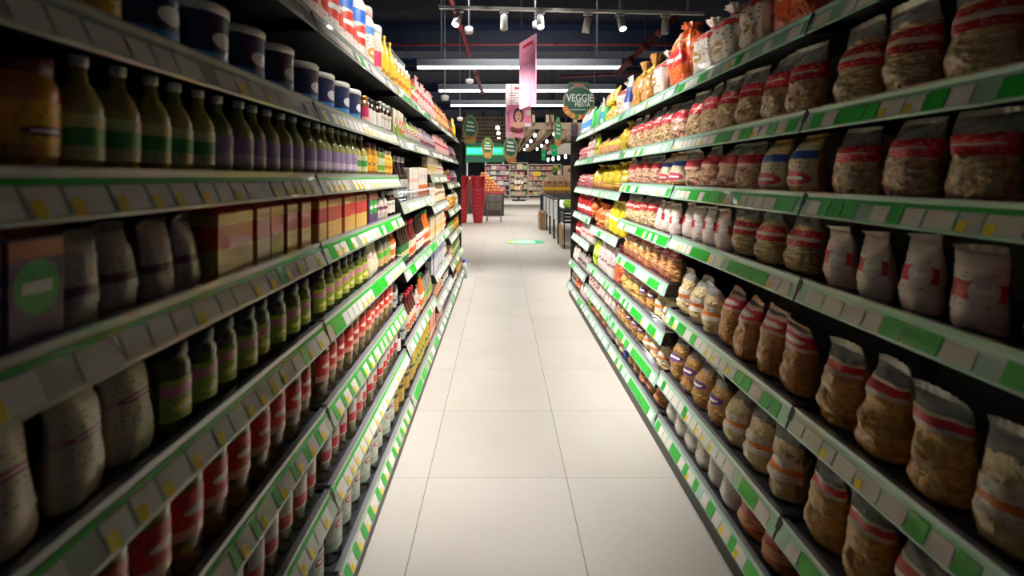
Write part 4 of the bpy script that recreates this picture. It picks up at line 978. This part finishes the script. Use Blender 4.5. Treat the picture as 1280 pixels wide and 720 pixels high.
def green_card(px, py, w_, h_, Y, lab):
    cx, cz = PX(px, Y), PZ(py, Y)
    t = quad_board('green_card_sign', lab, 'sign', cx, Y, cz, w_*Y/F, h_*Y/F, 0.4, [], plain('bright_green_card', '14a85c', 0.5, emit=0.35), 0.01)  # weak emission put into the green so the card reads bright
    rect(t, 'pale_bar', -w_*Y/F*0.3, w_*Y/F*0.3, -0.02, 0.03, palet, 0.009)
green_card(679.5, 194, 6, 13, 17, 'small bright green hanging card next to the bulbs')
green_card(693, 188, 8, 14, 16, 'larger bright green hanging card below the narrow oval sign')
# glowing green sign band at the back
Yg = 37.0
t = empty('illuminated_sign', (PX(606, Yg), Yg, PZ(188, Yg)), 0, 'long glowing green and cyan sign high at the back', 'sign')
og = (PX(606, Yg), Yg, PZ(188, Yg))
gl = plain('green_glow', '0fb868', 0.5, emit=0.9); cy = plain('cyan_letter_glow', '46ffd8', 0.5, emit=1.6)
MB().box(PX(582, Yg), PX(631, Yg), Yg-0.05, Yg+0.1, PZ(203, Yg), PZ(178, Yg)).build('board', plain('sign_back_green', '0c5a38', 0.5, emit=0.25), t, og)
MB().box(PX(583, Yg), PX(630, Yg), Yg-0.1, Yg-0.052, PZ(194, Yg), PZ(184, Yg)).build('glow_strip', gl, t, og)
rg = random.Random(5); px = 584
while px < 628:
    ww = rg.choice([1.6, 2.2, 2.8]); MB().box(PX(px, Yg), PX(px+ww, Yg), Yg-0.16, Yg-0.11, PZ(192.3-rg.random(), Yg), PZ(185+rg.random(), Yg), 0, 0.02).build('glowing_letter_block', cy, t, og); px += ww+0.9
for xx in (584, 607, 629): MB().box(PX(xx, Yg)-0.05, PX(xx, Yg)+0.05, Yg-0.03, Yg+0.05, 0.0, PZ(203, Yg)).build('post', M_white, t, og)
# tan slatted bulkhead and wooden slat canopy
M_tan = plain('tan_wood', 'a8937a', 0.6, var=0.25, scale=6); M_tan2 = plain('slat_wood', '9a8468', 0.6, var=0.3, scale=5)
Yk = 27.0; ok = (PX(605, Yk), Yk, PZ(166, Yk))
t = empty('slatted_bulkhead', ok, 0, 'tan slatted wooden bulkhead hanging above the green glowing sign', 'bulkhead')
for k in range(7): MB().box(PX(577, Yk), PX(631, Yk), Yk-0.04, Yk+0.04, PZ(149+k*4.6, Yk), PZ(146+k*4.6, Yk)).build('slat', M_tan, t, ok)
for xx in (580, 604, 628): MB().box(PX(xx, Yk)-0.05, PX(xx, Yk)+0.05, Yk+0.041, Yk+0.12, PZ(180, Yk), ZC).build('support', M_dark, t, ok)
# canopy of wooden beams over the produce
oc = (PX(688, 22), 22, 3.3)
t = empty('wooden_slat_canopy', oc, 0, 'canopy of hanging wooden boards above the produce stalls', 'canopy')
for k, xx in enumerate((1.0, 1.27, 1.80, 1.98, 2.85, 3.25)):
    ya_, yb_ = 18.5, 33.0
    m = MB().extr([(ya_, 3.25), (yb_, 3.25), (yb_, 3.6), (ya_+0.1, 3.6), (ya_-0.1, 4.1), (ya_-0.3, 3.6)], 'x', xx-0.05, xx+0.05)
    m.build('hanging_board', M_tan2, t, oc)
MB().box(1.05, 3.6, 18.3, 18.42, 3.36, 3.6).build('cross_board', M_tan, t, oc)
for xx in (1.15, 2.5, 3.4): MB().tube([(xx, 18.36, 3.6), (xx, 18.36, ZC)], 0.02, 6).build('hanger', M_dark, t, oc)
M_bulb2 = NT('row_bulb').m
M_bulb2.node_tree.nodes['Principled BSDF'].inputs['Emission Color'].default_value = (1, 0.97, 0.9, 1)
M_bulb2.node_tree.nodes['Principled BSDF'].inputs['Emission Strength'].default_value = 7
def bulb_row(pts, what, r=0.09):
    for i, p in enumerate(pts):
        t = empty('bulb_lamp', p, 0, 'glowing lamp, %s of %s in the lamp row %s' % (ORD[i+1], NUM[len(pts)], what), 'lamp', 'lamps in the row '+what)
        MB().lathe([(0.0, 0), (r*0.8, 0.015), (r, 0.08), (r*0.6, 0.16)], 12).build('bulb', M_bulb2, t)
        MB().lathe([(r*0.65, 0.16), (r*0.5, 0.24), (0.02, 0.26)], 12).build('socket', M_dark, t)
        MB().tube([(0, 0, 0.26), (0, 0, ZC-p[2])], 0.01, 5).build('cord', M_dark, t)
bulb_row([(PX(px, Y), Y, PZ(py, Y)) for px, py, Y in ((668.5, 171.5, 20), (663.5, 178.5, 23.5), (659, 184, 27), (655.5, 188.5, 31))], 'under the boards by the poster', 0.065)
bulb_row([(PX(px, Y), Y, PZ(py, Y)) for px, py, Y in ((693, 170, 20), (683.5, 179, 23.5), (677, 184, 27), (671.5, 188, 31))], 'under the boards by the narrow sign', 0.07)
bulb_row([(PX(px, 19), 19+i*0.6, PZ(py, 19+i*0.6)) for i, (px, py) in enumerate(((707, 198.5), (700.5, 200), (695.5, 201), (691, 202)))], 'below the white awning', 0.05)
bulb_row([(PX(px, Y), Y, PZ(py, Y)) for px, py, Y in ((622, 162, 21), (623, 168.5, 24.5), (623.5, 174, 30))], 'beside the green signs', 0.09)
# white awning
oa = (PX(700, 18), 18, PZ(190, 18))
t = empty('white_awning', oa, 0, 'white curved awning fascia over the cardboard boxes', 'awning')
pts = [(PX(684, 18), PZ(193, 18))]+[(PX(684+i*4.5, 18), PZ(190-11*sin(min(1, i/6)*pi/2), 18)) for i in range(10)]+[(PX(724.5, 18), PZ(193, 18))]
MB().extr(pts, 'y', 17.96, 18.04).build('fascia', plain('awning_white', 'cfc8ba', 0.6), t, oa)
for xx in (PX(690, 18), PX(715, 18)): MB().tube([(xx, 18, PZ(180, 18)), (xx, 18, ZC)], 0.02, 6).build('hanger', M_dark, t, oa)

# ------------------------------------------------------------------ end-of-aisle post beside the pasta shelves
ye = 6.62; op = (1.03, ye, 0)
t = empty('aisle_end_post', op, 0, 'slim maroon post with lilac top card at the pasta shelves end', 'post')
MB().box(0.985, 1.06, ye-0.02, ye+0.02, 0.0, PZ(192, ye), 0, 0.004).build('post', plain('maroon_paint', '4a2436', 0.5), t, op)
MB().box(0.965, 1.065, ye-0.03, ye+0.03, 0.0, 0.05, 0, 0.004).build('foot', M_black, t, op)
MB().box(0.968, 1.068, ye-0.012, ye+0.012, PZ(191, ye), PZ(156, ye), 0, 0.003).build('lilac_card', plain('lilac_card', 'a79fb8', 0.5), t, op)
MB().box(0.97, 1.066, ye-0.016, ye-0.0125, PZ(191, ye)+0.01, PZ(187, ye), 0).build('green_foot_band', M_dg, t, op)
# ------------------------------------------------------------------ floor sticker
os_ = (PX(656.5, 11.5), 11.5, 0.0006)
t = empty('floor_sticker', os_, 0, 'green and white oval sticker on the floor', 'floor sticker')
def flat(poly, name, mat, z): MB().extr(poly, 'z', z, z+0.0012).build(name, mat, t, os_)
ex, ey = 0.47, 0.42
flat([(os_[0]+ex*cos(i*pi/20), 11.5+ey*sin(i*pi/20)) for i in range(40)], 'disc', plain('sticker_green', '3fb880', 0.5), 0.0006)
flat([(os_[0]+ex*0.86*cos(i*pi/20), 11.5+ey*0.8*sin(i*pi/20)) for i in range(40)], 'inner_field', plain('sticker_white', 'bccfc4', 0.5), 0.002)
flat([(os_[0]-0.36+0.09*cos(i*pi/10), 11.5+0.14*sin(i*pi/10)) for i in range(20)], 'yellow_spot', plain('sticker_yellow', 'd8cf4a', 0.5), 0.0034)
for a_, b_ in ((-0.22, -0.02), (0.02, 0.2)):
    x_ = os_[0]; flat([(x_+a_, 11.2), (x_+b_, 11.2), (x_+b_, 11.8), (x_+a_, 11.8)], 'printed_square', plain('sticker_mid', '8fd8b6', 0.5), 0.0034)
    flat([(x_+a_+0.02, 11.25), (x_+b_-0.02, 11.25), (x_+b_-0.02, 11.75), (x_+a_+0.02, 11.75)], 'square_centre', plain('sticker_white', 'bccfc4'), 0.0048)
flat([(os_[0]+0.24, 11.2), (os_[0]+0.4, 11.4), (os_[0]+0.4, 11.6), (os_[0]+0.24, 11.8)], 'green_wedge', plain('sticker_dgreen', '2fb87a', 0.5), 0.0034)

# ------------------------------------------------------------------ red basket stacks
M_bask = plain('red_basket', 'bf1424', 0.5); M_bask2 = plain('red_basket_rim', 'e4707a', 0.35)
bask0 = None
def basket_mesh():
    """rolling shopping basket, tall, scooped at the front"""
    m = MB(); n = 32
    def f(u, v, off=0.0):
        a = 2*pi*u; c, s_ = cos(a), sin(a)
        w0, d0 = (0.15+0.09*v-off), (0.18+0.10*v-off)
        x = w0*math.copysign(abs(c)**0.6, c); y = d0*math.copysign(abs(s_)**0.6, s_)
        top = 0.82-0.48*(max(0, -s_))**1.3
        return (x, y, 0.0+v*top)
    m.grid(lambda u, v: f(u, v), n, 10, 0, True)
    m.grid(lambda u, v: f(1-u, v, 0.003), n, 10, 0, True)
    m.face([i for i in range(n-1, -1, -1)], 0)
    return m, f
def basket(loc, lab, rz, first=[None]):
    if first[0] is None:
        t = empty('shopping_basket', loc, rz); m, f = basket_mesh(); m.build('basket_body', M_bask, t)
        r = MB(); r.tube([f(i/32, 1.0) for i in range(33)], 0.007, 6); r.build('rim', M_bask2, t)
        for k in (0.3, 0.55):
            q = MB(); q.tube([f(i/32, k, -0.001) for i in range(33)], 0.003, 5); q.build('rib', M_bask2, t)
        h_ = MB(); h_.tube([(-0.2, 0.292, 0.80), (-0.19, 0.305, 0.84), (0, 0.31, 0.86), (0.19, 0.305, 0.84), (0.2, 0.292, 0.80)], 0.007, 6); h_.build('handle', M_black, t)
        first[0] = t
    else: t = copy_tree(first[0]); t.location = loc; t.rotation_euler = (0, 0, rz)
    tag(t, lab, 'shopping basket', 'red baskets in two nested stacks'); return t
Ybk = 16.4
for nm, px in (('stack beside the trolley', 597.5), ('stack half hidden by the jar shelves', 577.5)):
    for k in range(7):
        basket((PX(px, Ybk), Ybk, 0.003+k*0.125), 'red basket, %s from the floor in the %s' % (ORD[k+1], nm), 0.0)
# ------------------------------------------------------------------ shopping trolley
Yt = 16.9; ot = (PX(617, Yt), Yt, 0)
t = empty('shopping_trolley', ot, 0, 'grey wire shopping trolley beside the red basket stack', 'trolley')
x0_, x1_ = PX(607.5, Yt)-ot[0], PX(627.5, Yt)-ot[0]
wm_ = plain('trolley_wire', '9a948c', 0.4, 0.5)
m = MB()
def wall(a0, a1, b0, b1, z0, z1, n):
    for k in range(n+1):
        f = k/n; p = (a0[0]+(a1[0]-a0[0])*f, a0[1]+(a1[1]-a0[1])*f, z1); q = (b0[0]+(b1[0]-b0[0])*f, b0[1]+(b1[1]-b0[1])*f, z0); m.tube([p, q], 0.006, 4)
    for k in range(4):
        f = k/3; zz = z0+(z1-z0)*f
        p = [b0[i]+(a0[i]-b0[i])*f for i in (0, 1)]; q = [b1[i]+(a1[i]-b1[i])*f for i in (0, 1)]
        m.tube([(p[0], p[1], zz), (q[0], q[1], zz)], 0.005, 4)
A = [(x0_, -0.4), (x1_, -0.4), (x1_-0.03, 0.45), (x0_+0.03, 0.45)]; B = [(x0_+0.05, -0.3), (x1_-0.05, -0.3), (x1_-0.07, 0.4), (x0_+0.07, 0.4)]
for i in range(4): wall(A[i], A[(i+1) % 4], B[i], B[(i+1) % 4], 0.42, 0.92, 12)
m.build('wire_basket', wm_, t)
m = MB()
for sx in (x0_+0.04, x1_-0.04): m.tube([(sx, -0.42, 1.0), (sx, -0.36, 0.9), (sx, -0.33, 0.14), (sx, 0.4, 0.14)], 0.013, 8)
m.tube([(x0_+0.04, 0.4, 0.14), (x1_-0.04, 0.4, 0.14)], 0.013, 8); m.tube([(x0_+0.04, -0.33, 0.2), (x1_-0.04, -0.33, 0.2)], 0.013, 8)
m.build('frame', wm_, t)
MB().tube([(x0_, -0.43, 1.0), (x1_, -0.43, 1.0)], 0.016, 10).build('handle', plain('trolley_handle', 'b02a30', 0.4), t)
for sx in (x0_+0.04, x1_-0.04):
    for sy in (-0.3, 0.38):
        w_ = MB().lathe([(0.02, -0.015), (0.06, -0.015), (0.06, 0.015), (0.02, 0.015)], 16).build('wheel', M_black, t); w_.rotation_euler = (0, pi/2, 0); w_.location = (sx, sy, 0.0615)
        MB().box(sx-0.022, sx-0.017, sy-0.02, sy+0.02, 0.06, 0.14).build('caster_fork', wm_, t)
# ------------------------------------------------------------------ orange heap display behind the trolley
Yo = 19.5; oo = (PX(611, Yo), Yo, 0)
t = empty('produce_bin', oo, 0, 'dark produce bin with red rim behind the trolley', 'produce stand')
bx0, bx1 = PX(596, Yo)-oo[0], PX(630, Yo)-oo[0]
MB().box(bx0, bx1, -0.4, 0.4, 0.0, 0.85, 0, 0.01).build('bin', plain('bin_brown', '4a4038', 0.6), t)
MB().box(bx0-0.02, bx1+0.02, -0.42, 0.42, 0.851, 0.95, 0, 0.01).build('rim', plain('bin_red', 'c0392f', 0.5), t)
M_or = [plain('orange_peel', 'f08a2c', 0.45, coat=0.2), plain('peach_peel', 'f4a86a', 0.45, coat=0.2), plain('yellow_peel', 'd8c832', 0.45)]
first = {}
def fruit(kindk, name, loc, r, mat, lab, cat, grp):
    if kindk not in first:
        m = MB().lathe([(0.0, -1), (0.35, -0.94), (0.72, -0.7), (0.97, -0.25), (0.98, 0.2), (0.75, 0.66), (0.38, 0.9), (0.08, 0.88), (0.0, 0.84)], 12)
        o = m.build(name, mat); first[kindk] = o
    else: o = first[kindk].copy(); COL.objects.link(o)
    o.location = loc; o.scale = (r, r, r*0.92); tag(o, lab, cat, grp); return o
ln = ['lowest', 'second', 'third', 'fourth', 'fifth', 'sixth', 'top']
for lay in range(7):
    for i in range(8-lay):
        for j in range(2):
            x = oo[0]+bx0+0.1+lay*0.02+i*0.127; y = Yo-0.34+j*0.14+lay*0.05; z = 0.951+0.061*0.9+lay*0.112
            fruit('or%d' % ((i+lay) % 2), 'orange', (x, y, z), 0.061, M_or[(i*3+lay) % 2], '%s orange of %s layer, %s row, heaped on bin behind trolley' % (ORD[i+1], ln[lay], ('front', 'rear')[j]), 'orange', 'oranges heaped on the produce bin')
t = empty('crate', (PX(600, 20.6), 20.6, 0), 0, 'tall green crate stack of yellow fruit behind the baskets', 'crate')
MB().box(-0.55, 0.55, -0.3, 0.3, 0, 1.35, 0, 0.01).build('crate_body', plain('crate_green', '3a4a34', 0.6), t); MB().box(-0.56, 0.56, -0.31, 0.31, 1.351, 1.4, 0, 0.005).build('rim', M_dark, t)
for i in range(7):
    for j in range(2):
        fruit('lemon', 'lemon', (PX(600, 20.6)-0.48+i*0.16, 20.6-0.2+j*0.17, 1.4+0.069), 0.075, M_or[2], '%s yellow lemon of the %s row behind the red baskets' % (ORD[i+1], ('front', 'rear')[j]), 'lemon', 'lemons in the crate behind the baskets')

# ------------------------------------------------------------------ white jug at the end of the jar shelves
tj = empty('water_jug', (-0.555, 7.42, 0), 0, 'white jug with blue cap on floor at jar shelves end', 'jug')
MB().lathe([(0.05, 0), (0.058, 0.01), (0.058, 0.17), (0.045, 0.215), (0.022, 0.235), (0.02, 0.25)], 18).build('jug_body', plain('milk_plastic', 'cfd4da', 0.3, coat=0.3), tj)
MB().lathe(lidprof(0.026, 0.245, 0.035), 14).build('cap', plain('blue_cap', '2a5ac8', 0.35), tj)
m = MB(); m.tube([(0.055, 0, 0.16), (0.08, 0, 0.18), (0.075, 0, 0.22), (0.04, 0, 0.225)], 0.007, 6); m.build('handle', plain('milk_plastic', 'cfd4da'), tj)

# ------------------------------------------------------------------ produce stall on the pasta side
def stall():
    ya_, yb_ = 11.2, 15.0; xa_, xb_ = 1.36, 2.7; o0 = (xa_, (ya_+yb_)/2, 0)
    t = empty('produce_stall', o0, 0, 'white-panelled produce stall with black legs beyond the pasta shelves', 'produce stand')
    MB().box(xa_, xb_, ya_, yb_, 0.80, 0.84, 0).build('tabletop', M_white, t, o0)
    n = 4
    for k in range(n):
        a = ya_+(yb_-ya_)*k/n; b = ya_+(yb_-ya_)*(k+1)/n
        MB().box(xa_-0.012, xa_-0.001, a+0.03, b-0.03, 0.50, 0.97, 0).build('side_panel', plain('stall_white', 'd5d8d6', 0.5), t, o0)
    for k in range(n+1):
        y = ya_+(yb_-ya_)*k/n; MB().box(xa_-0.03, xa_+0.02, y-0.015, y+0.015, 0.06, 1.0, 0, 0.004).build('leg', M_dark, t, o0)
        MB().lathe([(0.0, 0), (0.03, 0.0), (0.035, 0.03), (0.02, 0.06)], 10, c=(xa_, y, 0)).build('foot', M_black, t, o0)
        MB().box(xb_-0.05, xb_, y-0.025, y+0.025, 0.0, 0.80, 0, 0.004).build('leg', M_dark, t, o0)
    MB().box(xa_-0.035, xa_+0.025, ya_-0.03, yb_+0.03, 1.0, 1.03, 0, 0.004).build('top_rail', M_dark, t, o0)
    MB().box(xa_, xb_, yb_-0.02, yb_+0.01, 0.84, 1.03, 0).build('end_rail', M_dark, t, o0)
stall()
ob = (1.42, 10.75, 0)
t = empty('produce_crate', ob, 0, 'black slatted crate holding lettuces beside the pasta shelves end', 'crate')
for sx, mm in ((1.36, 'side_rail'),):
    for k in range(4): MB().box(1.36, 1.385, 10.35, 11.12, 0.55+k*0.075, 0.605+k*0.075, 0, 0.003).build('slat', M_black, t, ob)
MB().box(1.36, 2.2, 10.376, 11.12, 0.80, 0.84, 0).build('tray_floor', M_black, t, ob)
for k in range(4): MB().box(1.386, 2.2, 10.35, 10.375, 0.55+k*0.075, 0.605+k*0.075, 0, 0.003).build('slat', M_black, t, ob)
for xx, yy in ((1.38, 10.37), (1.38, 11.1), (2.18, 10.37), (2.18, 11.1)): MB().box(xx-0.012, xx+0.012, yy-0.012, yy+0.012, 0, 0.86, 0).build('post', M_black, t, ob)
og2 = (1.34, 10.7, 0)
MB().box(1.345, 1.357, 10.42, 11.02, 0.02, 0.5, 0, 0.002).build('cardboard_panel', plain('cardboard', 'b48a5c', 0.7, var=0.2), t, ob)
lettm = NT('lettuce_leaf'); nn = lettm.noise(14, 3, lettm.objco()); lettm.link(lettm.ramp(nn, [(0.3, srgb('93bb2a')), (0.65, srgb('cfe858'))]), lettm.b.inputs['Base Color']); lettm.b.inputs['Roughness'].default_value = 0.5
def lettuce(loc, r, lab, first=[None]):
    if first[0] is None:
        m = MB(); rg = random.Random(4)
        for k in range(16):
            a = k*2.4; tilt = 0.25+0.9*(k/16); 
            def f(u, v, a=a, tilt=tilt, k=k):
                ww = (u-0.5)*1.3*sin(pi*min(1, v*0.8+0.12)); rr_ = 0.15+0.75*sin(tilt)*v; z = 0.1+cos(tilt)*v*1.1+0.06*sin(u*19+k)*v
                cup = 0.35*(u-0.5)**2*4*0.3
                x = (rr_-cup)*cos(a)-ww*sin(a); y = (rr_-cup)*sin(a)+ww*cos(a)
                return (x*0.8, y*0.8, z)
            m.grid(f, 8, 6, 0)
        m.lathe([(0.0, 0.0), (0.3, 0.02), (0.55, 0.35), (0.5, 0.8), (0.0, 1.0)], 12)
        o = m.build('lettuce', lettm.m); first[0] = o
    else: o = first[0].copy(); COL.objects.link(o)
    o.location = loc; o.scale = (r, r, r); o.rotation_euler = (0, 0, loc[1]*7); tag(o, lab, 'lettuce', 'lettuces in the black crate'); return o
rws = ['aisle-side', 'middle', 'inner']
for i in range(3):
    for j in range(3):
        lettuce((1.53+i*0.26, 10.5+j*0.25, 0.842), 0.155 if (i+j) % 2 else 0.165, 'pale green lettuce in black crate, %s row, %s from pasta shelves' % (rws[i], ORD[j+1]))
# wooden box and cardboard cartons
def cbox(name, lab, x0, x1, y0, y1, z0, z1, mat, hole=True, grp=None, flaps=False, cat='box'):
    o_ = ((x0+x1)/2, (y0+y1)/2, z0); t = empty(name, o_, 0, lab, cat, grp)
    MB().box(x0, x1, y0, y1, z0, z1, 0, 0.004).build('box_body', mat, t, o_)
    if hole: MB().box((x0*0.7+x1*0.3), (x0*0.3+x1*0.7), y0-0.004, y0-0.001, z0+(z1-z0)*0.55, z0+(z1-z0)*0.8).build('print_panel', plain('box_print', '7a4a34', 0.7), t, o_)
    MB().box(x0+0.01, x1-0.01, y0-0.003, y0+0.001, z1-0.03, z1-0.006).build('tape', plain('box_tape', 'd8bf98', 0.4), t, o_)
    return t
card = plain('cardboard', 'b48a5c'); card2 = plain('pale_cardboard', 'c8a888', 0.7, var=0.15)
oc_ = (1.29, 14.4, 0)
t = empty('wooden_crate', oc_, 0, 'plain wooden crate standing on floor at the stall corner', 'crate')
for k in range(5): MB().box(1.18, 1.315, 14.1, 14.75, 0.03+k*0.1, 0.12+k*0.1, 0, 0.003).build('plank', plain('crate_wood', 'b0865a', 0.6, var=0.25), t, oc_)
for xx, yy in ((1.19, 14.085), (1.305, 14.085), (1.19, 14.765), (1.305, 14.765)): MB().box(xx-0.015, xx+0.015, yy-0.012, yy+0.012, 0, 0.54, 0).build('corner_post', plain('crate_wood2', '8a6a48', 0.6), t, oc_)
Yc = 18.6
t = empty('display_table', (2.2, Yc+0.35, 0), 0, 'dark display table carrying the cardboard boxes', 'table')
MB().box(1.6, 3.1, Yc, Yc+0.8, 0.83, 0.87, 0).build('tabletop', M_dark, t, (2.2, Yc+0.35, 0))
for xx in (1.64, 3.06):
    for yy in (Yc+0.04, Yc+0.76): MB().box(xx-0.03, xx+0.03, yy-0.03, yy+0.03, 0, 0.83).build('leg', M_dark, t, (2.2, Yc+0.35, 0))
for k in range(3): cbox('cardboard_box', 'brown cardboard box, %s along the bottom row on display table' % ORD[k+1], 1.68+k*0.45, 2.10+k*0.45, Yc+0.1, Yc+0.6, 0.871, 1.15, card, True, 'cardboard boxes on the display table')
for k in range(3): cbox('cardboard_box', 'brown cardboard box, %s along the second layer above yellow strip' % ORD[k+1], 1.70+k*0.44, 2.11+k*0.44, Yc+0.12, Yc+0.58, 1.151, 1.42, card, True, 'cardboard boxes on the display table')
cbox('cardboard_box', 'wide pale cardboard box topping the boxes, under the green plant', 1.86, 2.48, Yc+0.14, Yc+0.56, 1.421, 1.60, card2, False)
cbox('cardboard_box', 'open-fronted pale box on top beside the green plant', 2.50, 2.95, Yc+0.14, Yc+0.56, 1.421, 1.98, card2, True)
t = empty('yellow_price_strip', (2.3, Yc+0.06, 0.871), 0, 'yellow sign strip across the front of the cardboard boxes', 'sign')
MB().box(1.72, 2.98, Yc+0.05, Yc+0.06, 1.03, 1.16, 0).build('strip', plain('yellow_strip', 'd8a81c', 0.5), t, (2.3, Yc+0.06, 0.871))
for xx in (1.8, 2.9): MB().box(xx-0.01, xx+0.01, Yc+0.061, Yc+0.075, 0.871, 1.1, 0).build('holder', M_dark, t, (2.3, Yc+0.06, 0.871))
t = empty('potted_plant', (2.17, Yc+0.35, 1.601), 0, 'leafy green plant on top of the cardboard boxes', 'plant')
MB().lathe([(0.07, 0), (0.1, 0.12), (0.11, 0.12), (0.09, 0.11)], 14).build('pot', plain('pot_dark', '4a3a2a', 0.6), t)
m = MB(); rg = random.Random(8)
for k in range(46):
    a = rg.random()*6.28; e = 0.15+rg.random()*0.9; L = 0.2+0.16*rg.random()
    def f(u, v, a=a, e=e, L=L):
        r_ = sin(e)*L*v+0.03; z = 0.1+cos(e*v)*L*v; ww = (u-0.5)*0.07*sin(pi*min(1, v+0.05))
        return (r_*cos(a)-ww*sin(a), r_*sin(a)+ww*cos(a), z)
    m.grid(f, 2, 5, 0)
leafm = NT('plant_leaf'); nn = leafm.noise(10, 2, leafm.objco()); leafm.link(leafm.ramp(nn, [(0.3, srgb('4f7a1c')), (0.7, srgb('9ab83a'))]), leafm.b.inputs['Base Color'])
m.build('foliage', leafm.m, t)
# ------------------------------------------------------------------ far shelving and the dark stand
M_fs = plain('far_shelf_metal', 'b8aa98', 0.5)
def far_unit(x0, x1, y0, zt, levels, lab, seed, pal, tone=M_fs, wd=(0.22, 0.5)):
    o_ = ((x0+x1)/2, y0, 0); t = empty('far_shelving_unit', o_, 0, lab, 'shelving', 'shelving units at the back')
    MB().box(x0, x1, y0+0.5, y0+0.53, 0, zt).build('back_panel', M_dark, t, o_)
    for xx in (x0, x1-0.04): MB().box(xx, xx+0.04, y0, y0+0.5, 0, zt).build('side_upright', tone, t, o_)
    MB().box(x0+0.04, x1-0.04, y0+0.03, y0+0.5, 0, 0.12).build('plinth', M_black, t, o_)
    zs = [0.14+(zt-0.14)*k/levels for k in range(levels+1)]
    for z in zs: MB().box(x0+0.041, x1-0.041, y0+0.01, y0+0.499, z, z+0.05).build('shelf', tone, t, o_)
    rg = random.Random(seed); n = 0
    side = lab.split(',')[0]
    tag_ = FT[len(FU)]; FU.append(1)
    for li in range(levels):
        z = zs[li]+0.0505; cl = zs[li+1]-z-0.03; x = x0+0.06; i = 0
        while x < x1-0.3:
            ww = min(wd[0]+rg.random()*(wd[1]-wd[0]), x1-0.05-x); c_ = rg.choice(pal); hh = cl*(0.65+0.33*rg.random()); i += 1
            ob_ = MB().box(x, x+ww*0.94, y0+0.04, y0+0.34, 0, hh, 0, 0.01)
            ob_.box(x+ww*0.2, x+ww*0.65, y0+0.037, y0+0.041, hh*0.35, hh*0.6, 1)
            cxn = x+ww*0.47
            ob_ = ob_.build('product_box', [plain('fp_'+c_, c_, 0.6), plain('fpl_', 'c8bfb0', 0.6)], None, (cxn, y0+0.2, 0)); ob_.location = (cxn, y0+0.2, z)
            tag(ob_, 'small box, %s along %s shelf up of %s' % (ORD[i], ORD[li+1], tag_), 'box', 'small boxes on the shelves at the back')
            x += ww
FU = []; FT = ['back shelving behind the trolley', 'back shelving beside the dark stand', 'back shelving below the yellow sign']
palA = ['8a7a86', 'b8a8a8', '7a5a5a', 'c06a8a', 'a8a8b8', '6a6a8a', 'd8cfc8', 'a04a4a']
palB = ['a8907a', '8a7a5a', 'b8a88a', 'c87a5a', '6a7a4a', 'd0c0a0', '7a5a4a', '9aa86a', 'b85a4a']
far_unit(PX(606, 36), PX(637, 36), 36, PZ(206, 36), 6, 'pale shelving unit at the back behind the trolley', 1, palA)
far_unit(PX(637.2, 36), PX(660, 36), 36, PZ(204, 36), 5, 'brown-toned shelving unit at the back beside the dark stand', 2, palB)
far_unit(PX(660.2, 36), PX(702, 36), 36, PZ(206, 36), 6, 'wide shelving unit at the back, yellow sign on it', 3, palB)
t = tag(MB().box(PX(666, 35.9), PX(676, 35.9), 35.96, 36.009, PZ(220, 35.9), PZ(214.5, 35.9), 0, 0.01).build('yellow_sign', plain('yellow_strip', 'd8a81c')), 'yellow sign board on the shelving at the back', 'sign')
Yd = 31.0; od = (PX(648.5, Yd), Yd, 0)
t = empty('display_stand', od, 0, 'dark slim display stand on a flat base in the far walkway', 'display stand')
MB().box(od[0]-0.42, od[0]+0.42, Yd-0.3, Yd+0.3, 0, 0.09, 0, 0.01).build('base', M_black, t, od)
MB().box(od[0]-0.06, od[0]+0.06, Yd+0.05, Yd+0.15, 0.09, 1.9, 0, 0.01).build('column', M_black, t, od)
for k in range(4): MB().box(od[0]-0.3, od[0]+0.3, Yd-0.2, Yd+0.2, 0.3+k*0.38, 0.33+k*0.38, 0, 0.005).build('shelf', M_dark, t, od)
rg = random.Random(2)
for k in range(4):
    for j in range(3):
        c_ = rg.choice(['7a8a5a', 'c8a83a', '9a7a6a', '8a4a3a', 'b8b0a0'])
        x = od[0]-0.28+j*0.2; b_ = MB().box(-0.08, 0.08, -0.08, 0.07, 0, 0.2+0.06*rg.random(), 0, 0.01).build('product_box', plain('fp_'+c_, c_, 0.6)); b_.location = (x+0.08, Yd-0.1, 0.331+k*0.38)
        tag(b_, 'tiny box, %s along %s shelf up of the dark display stand' % (ORD[j+1], ORD[k+1]), 'box', 'boxes on the dark display stand')
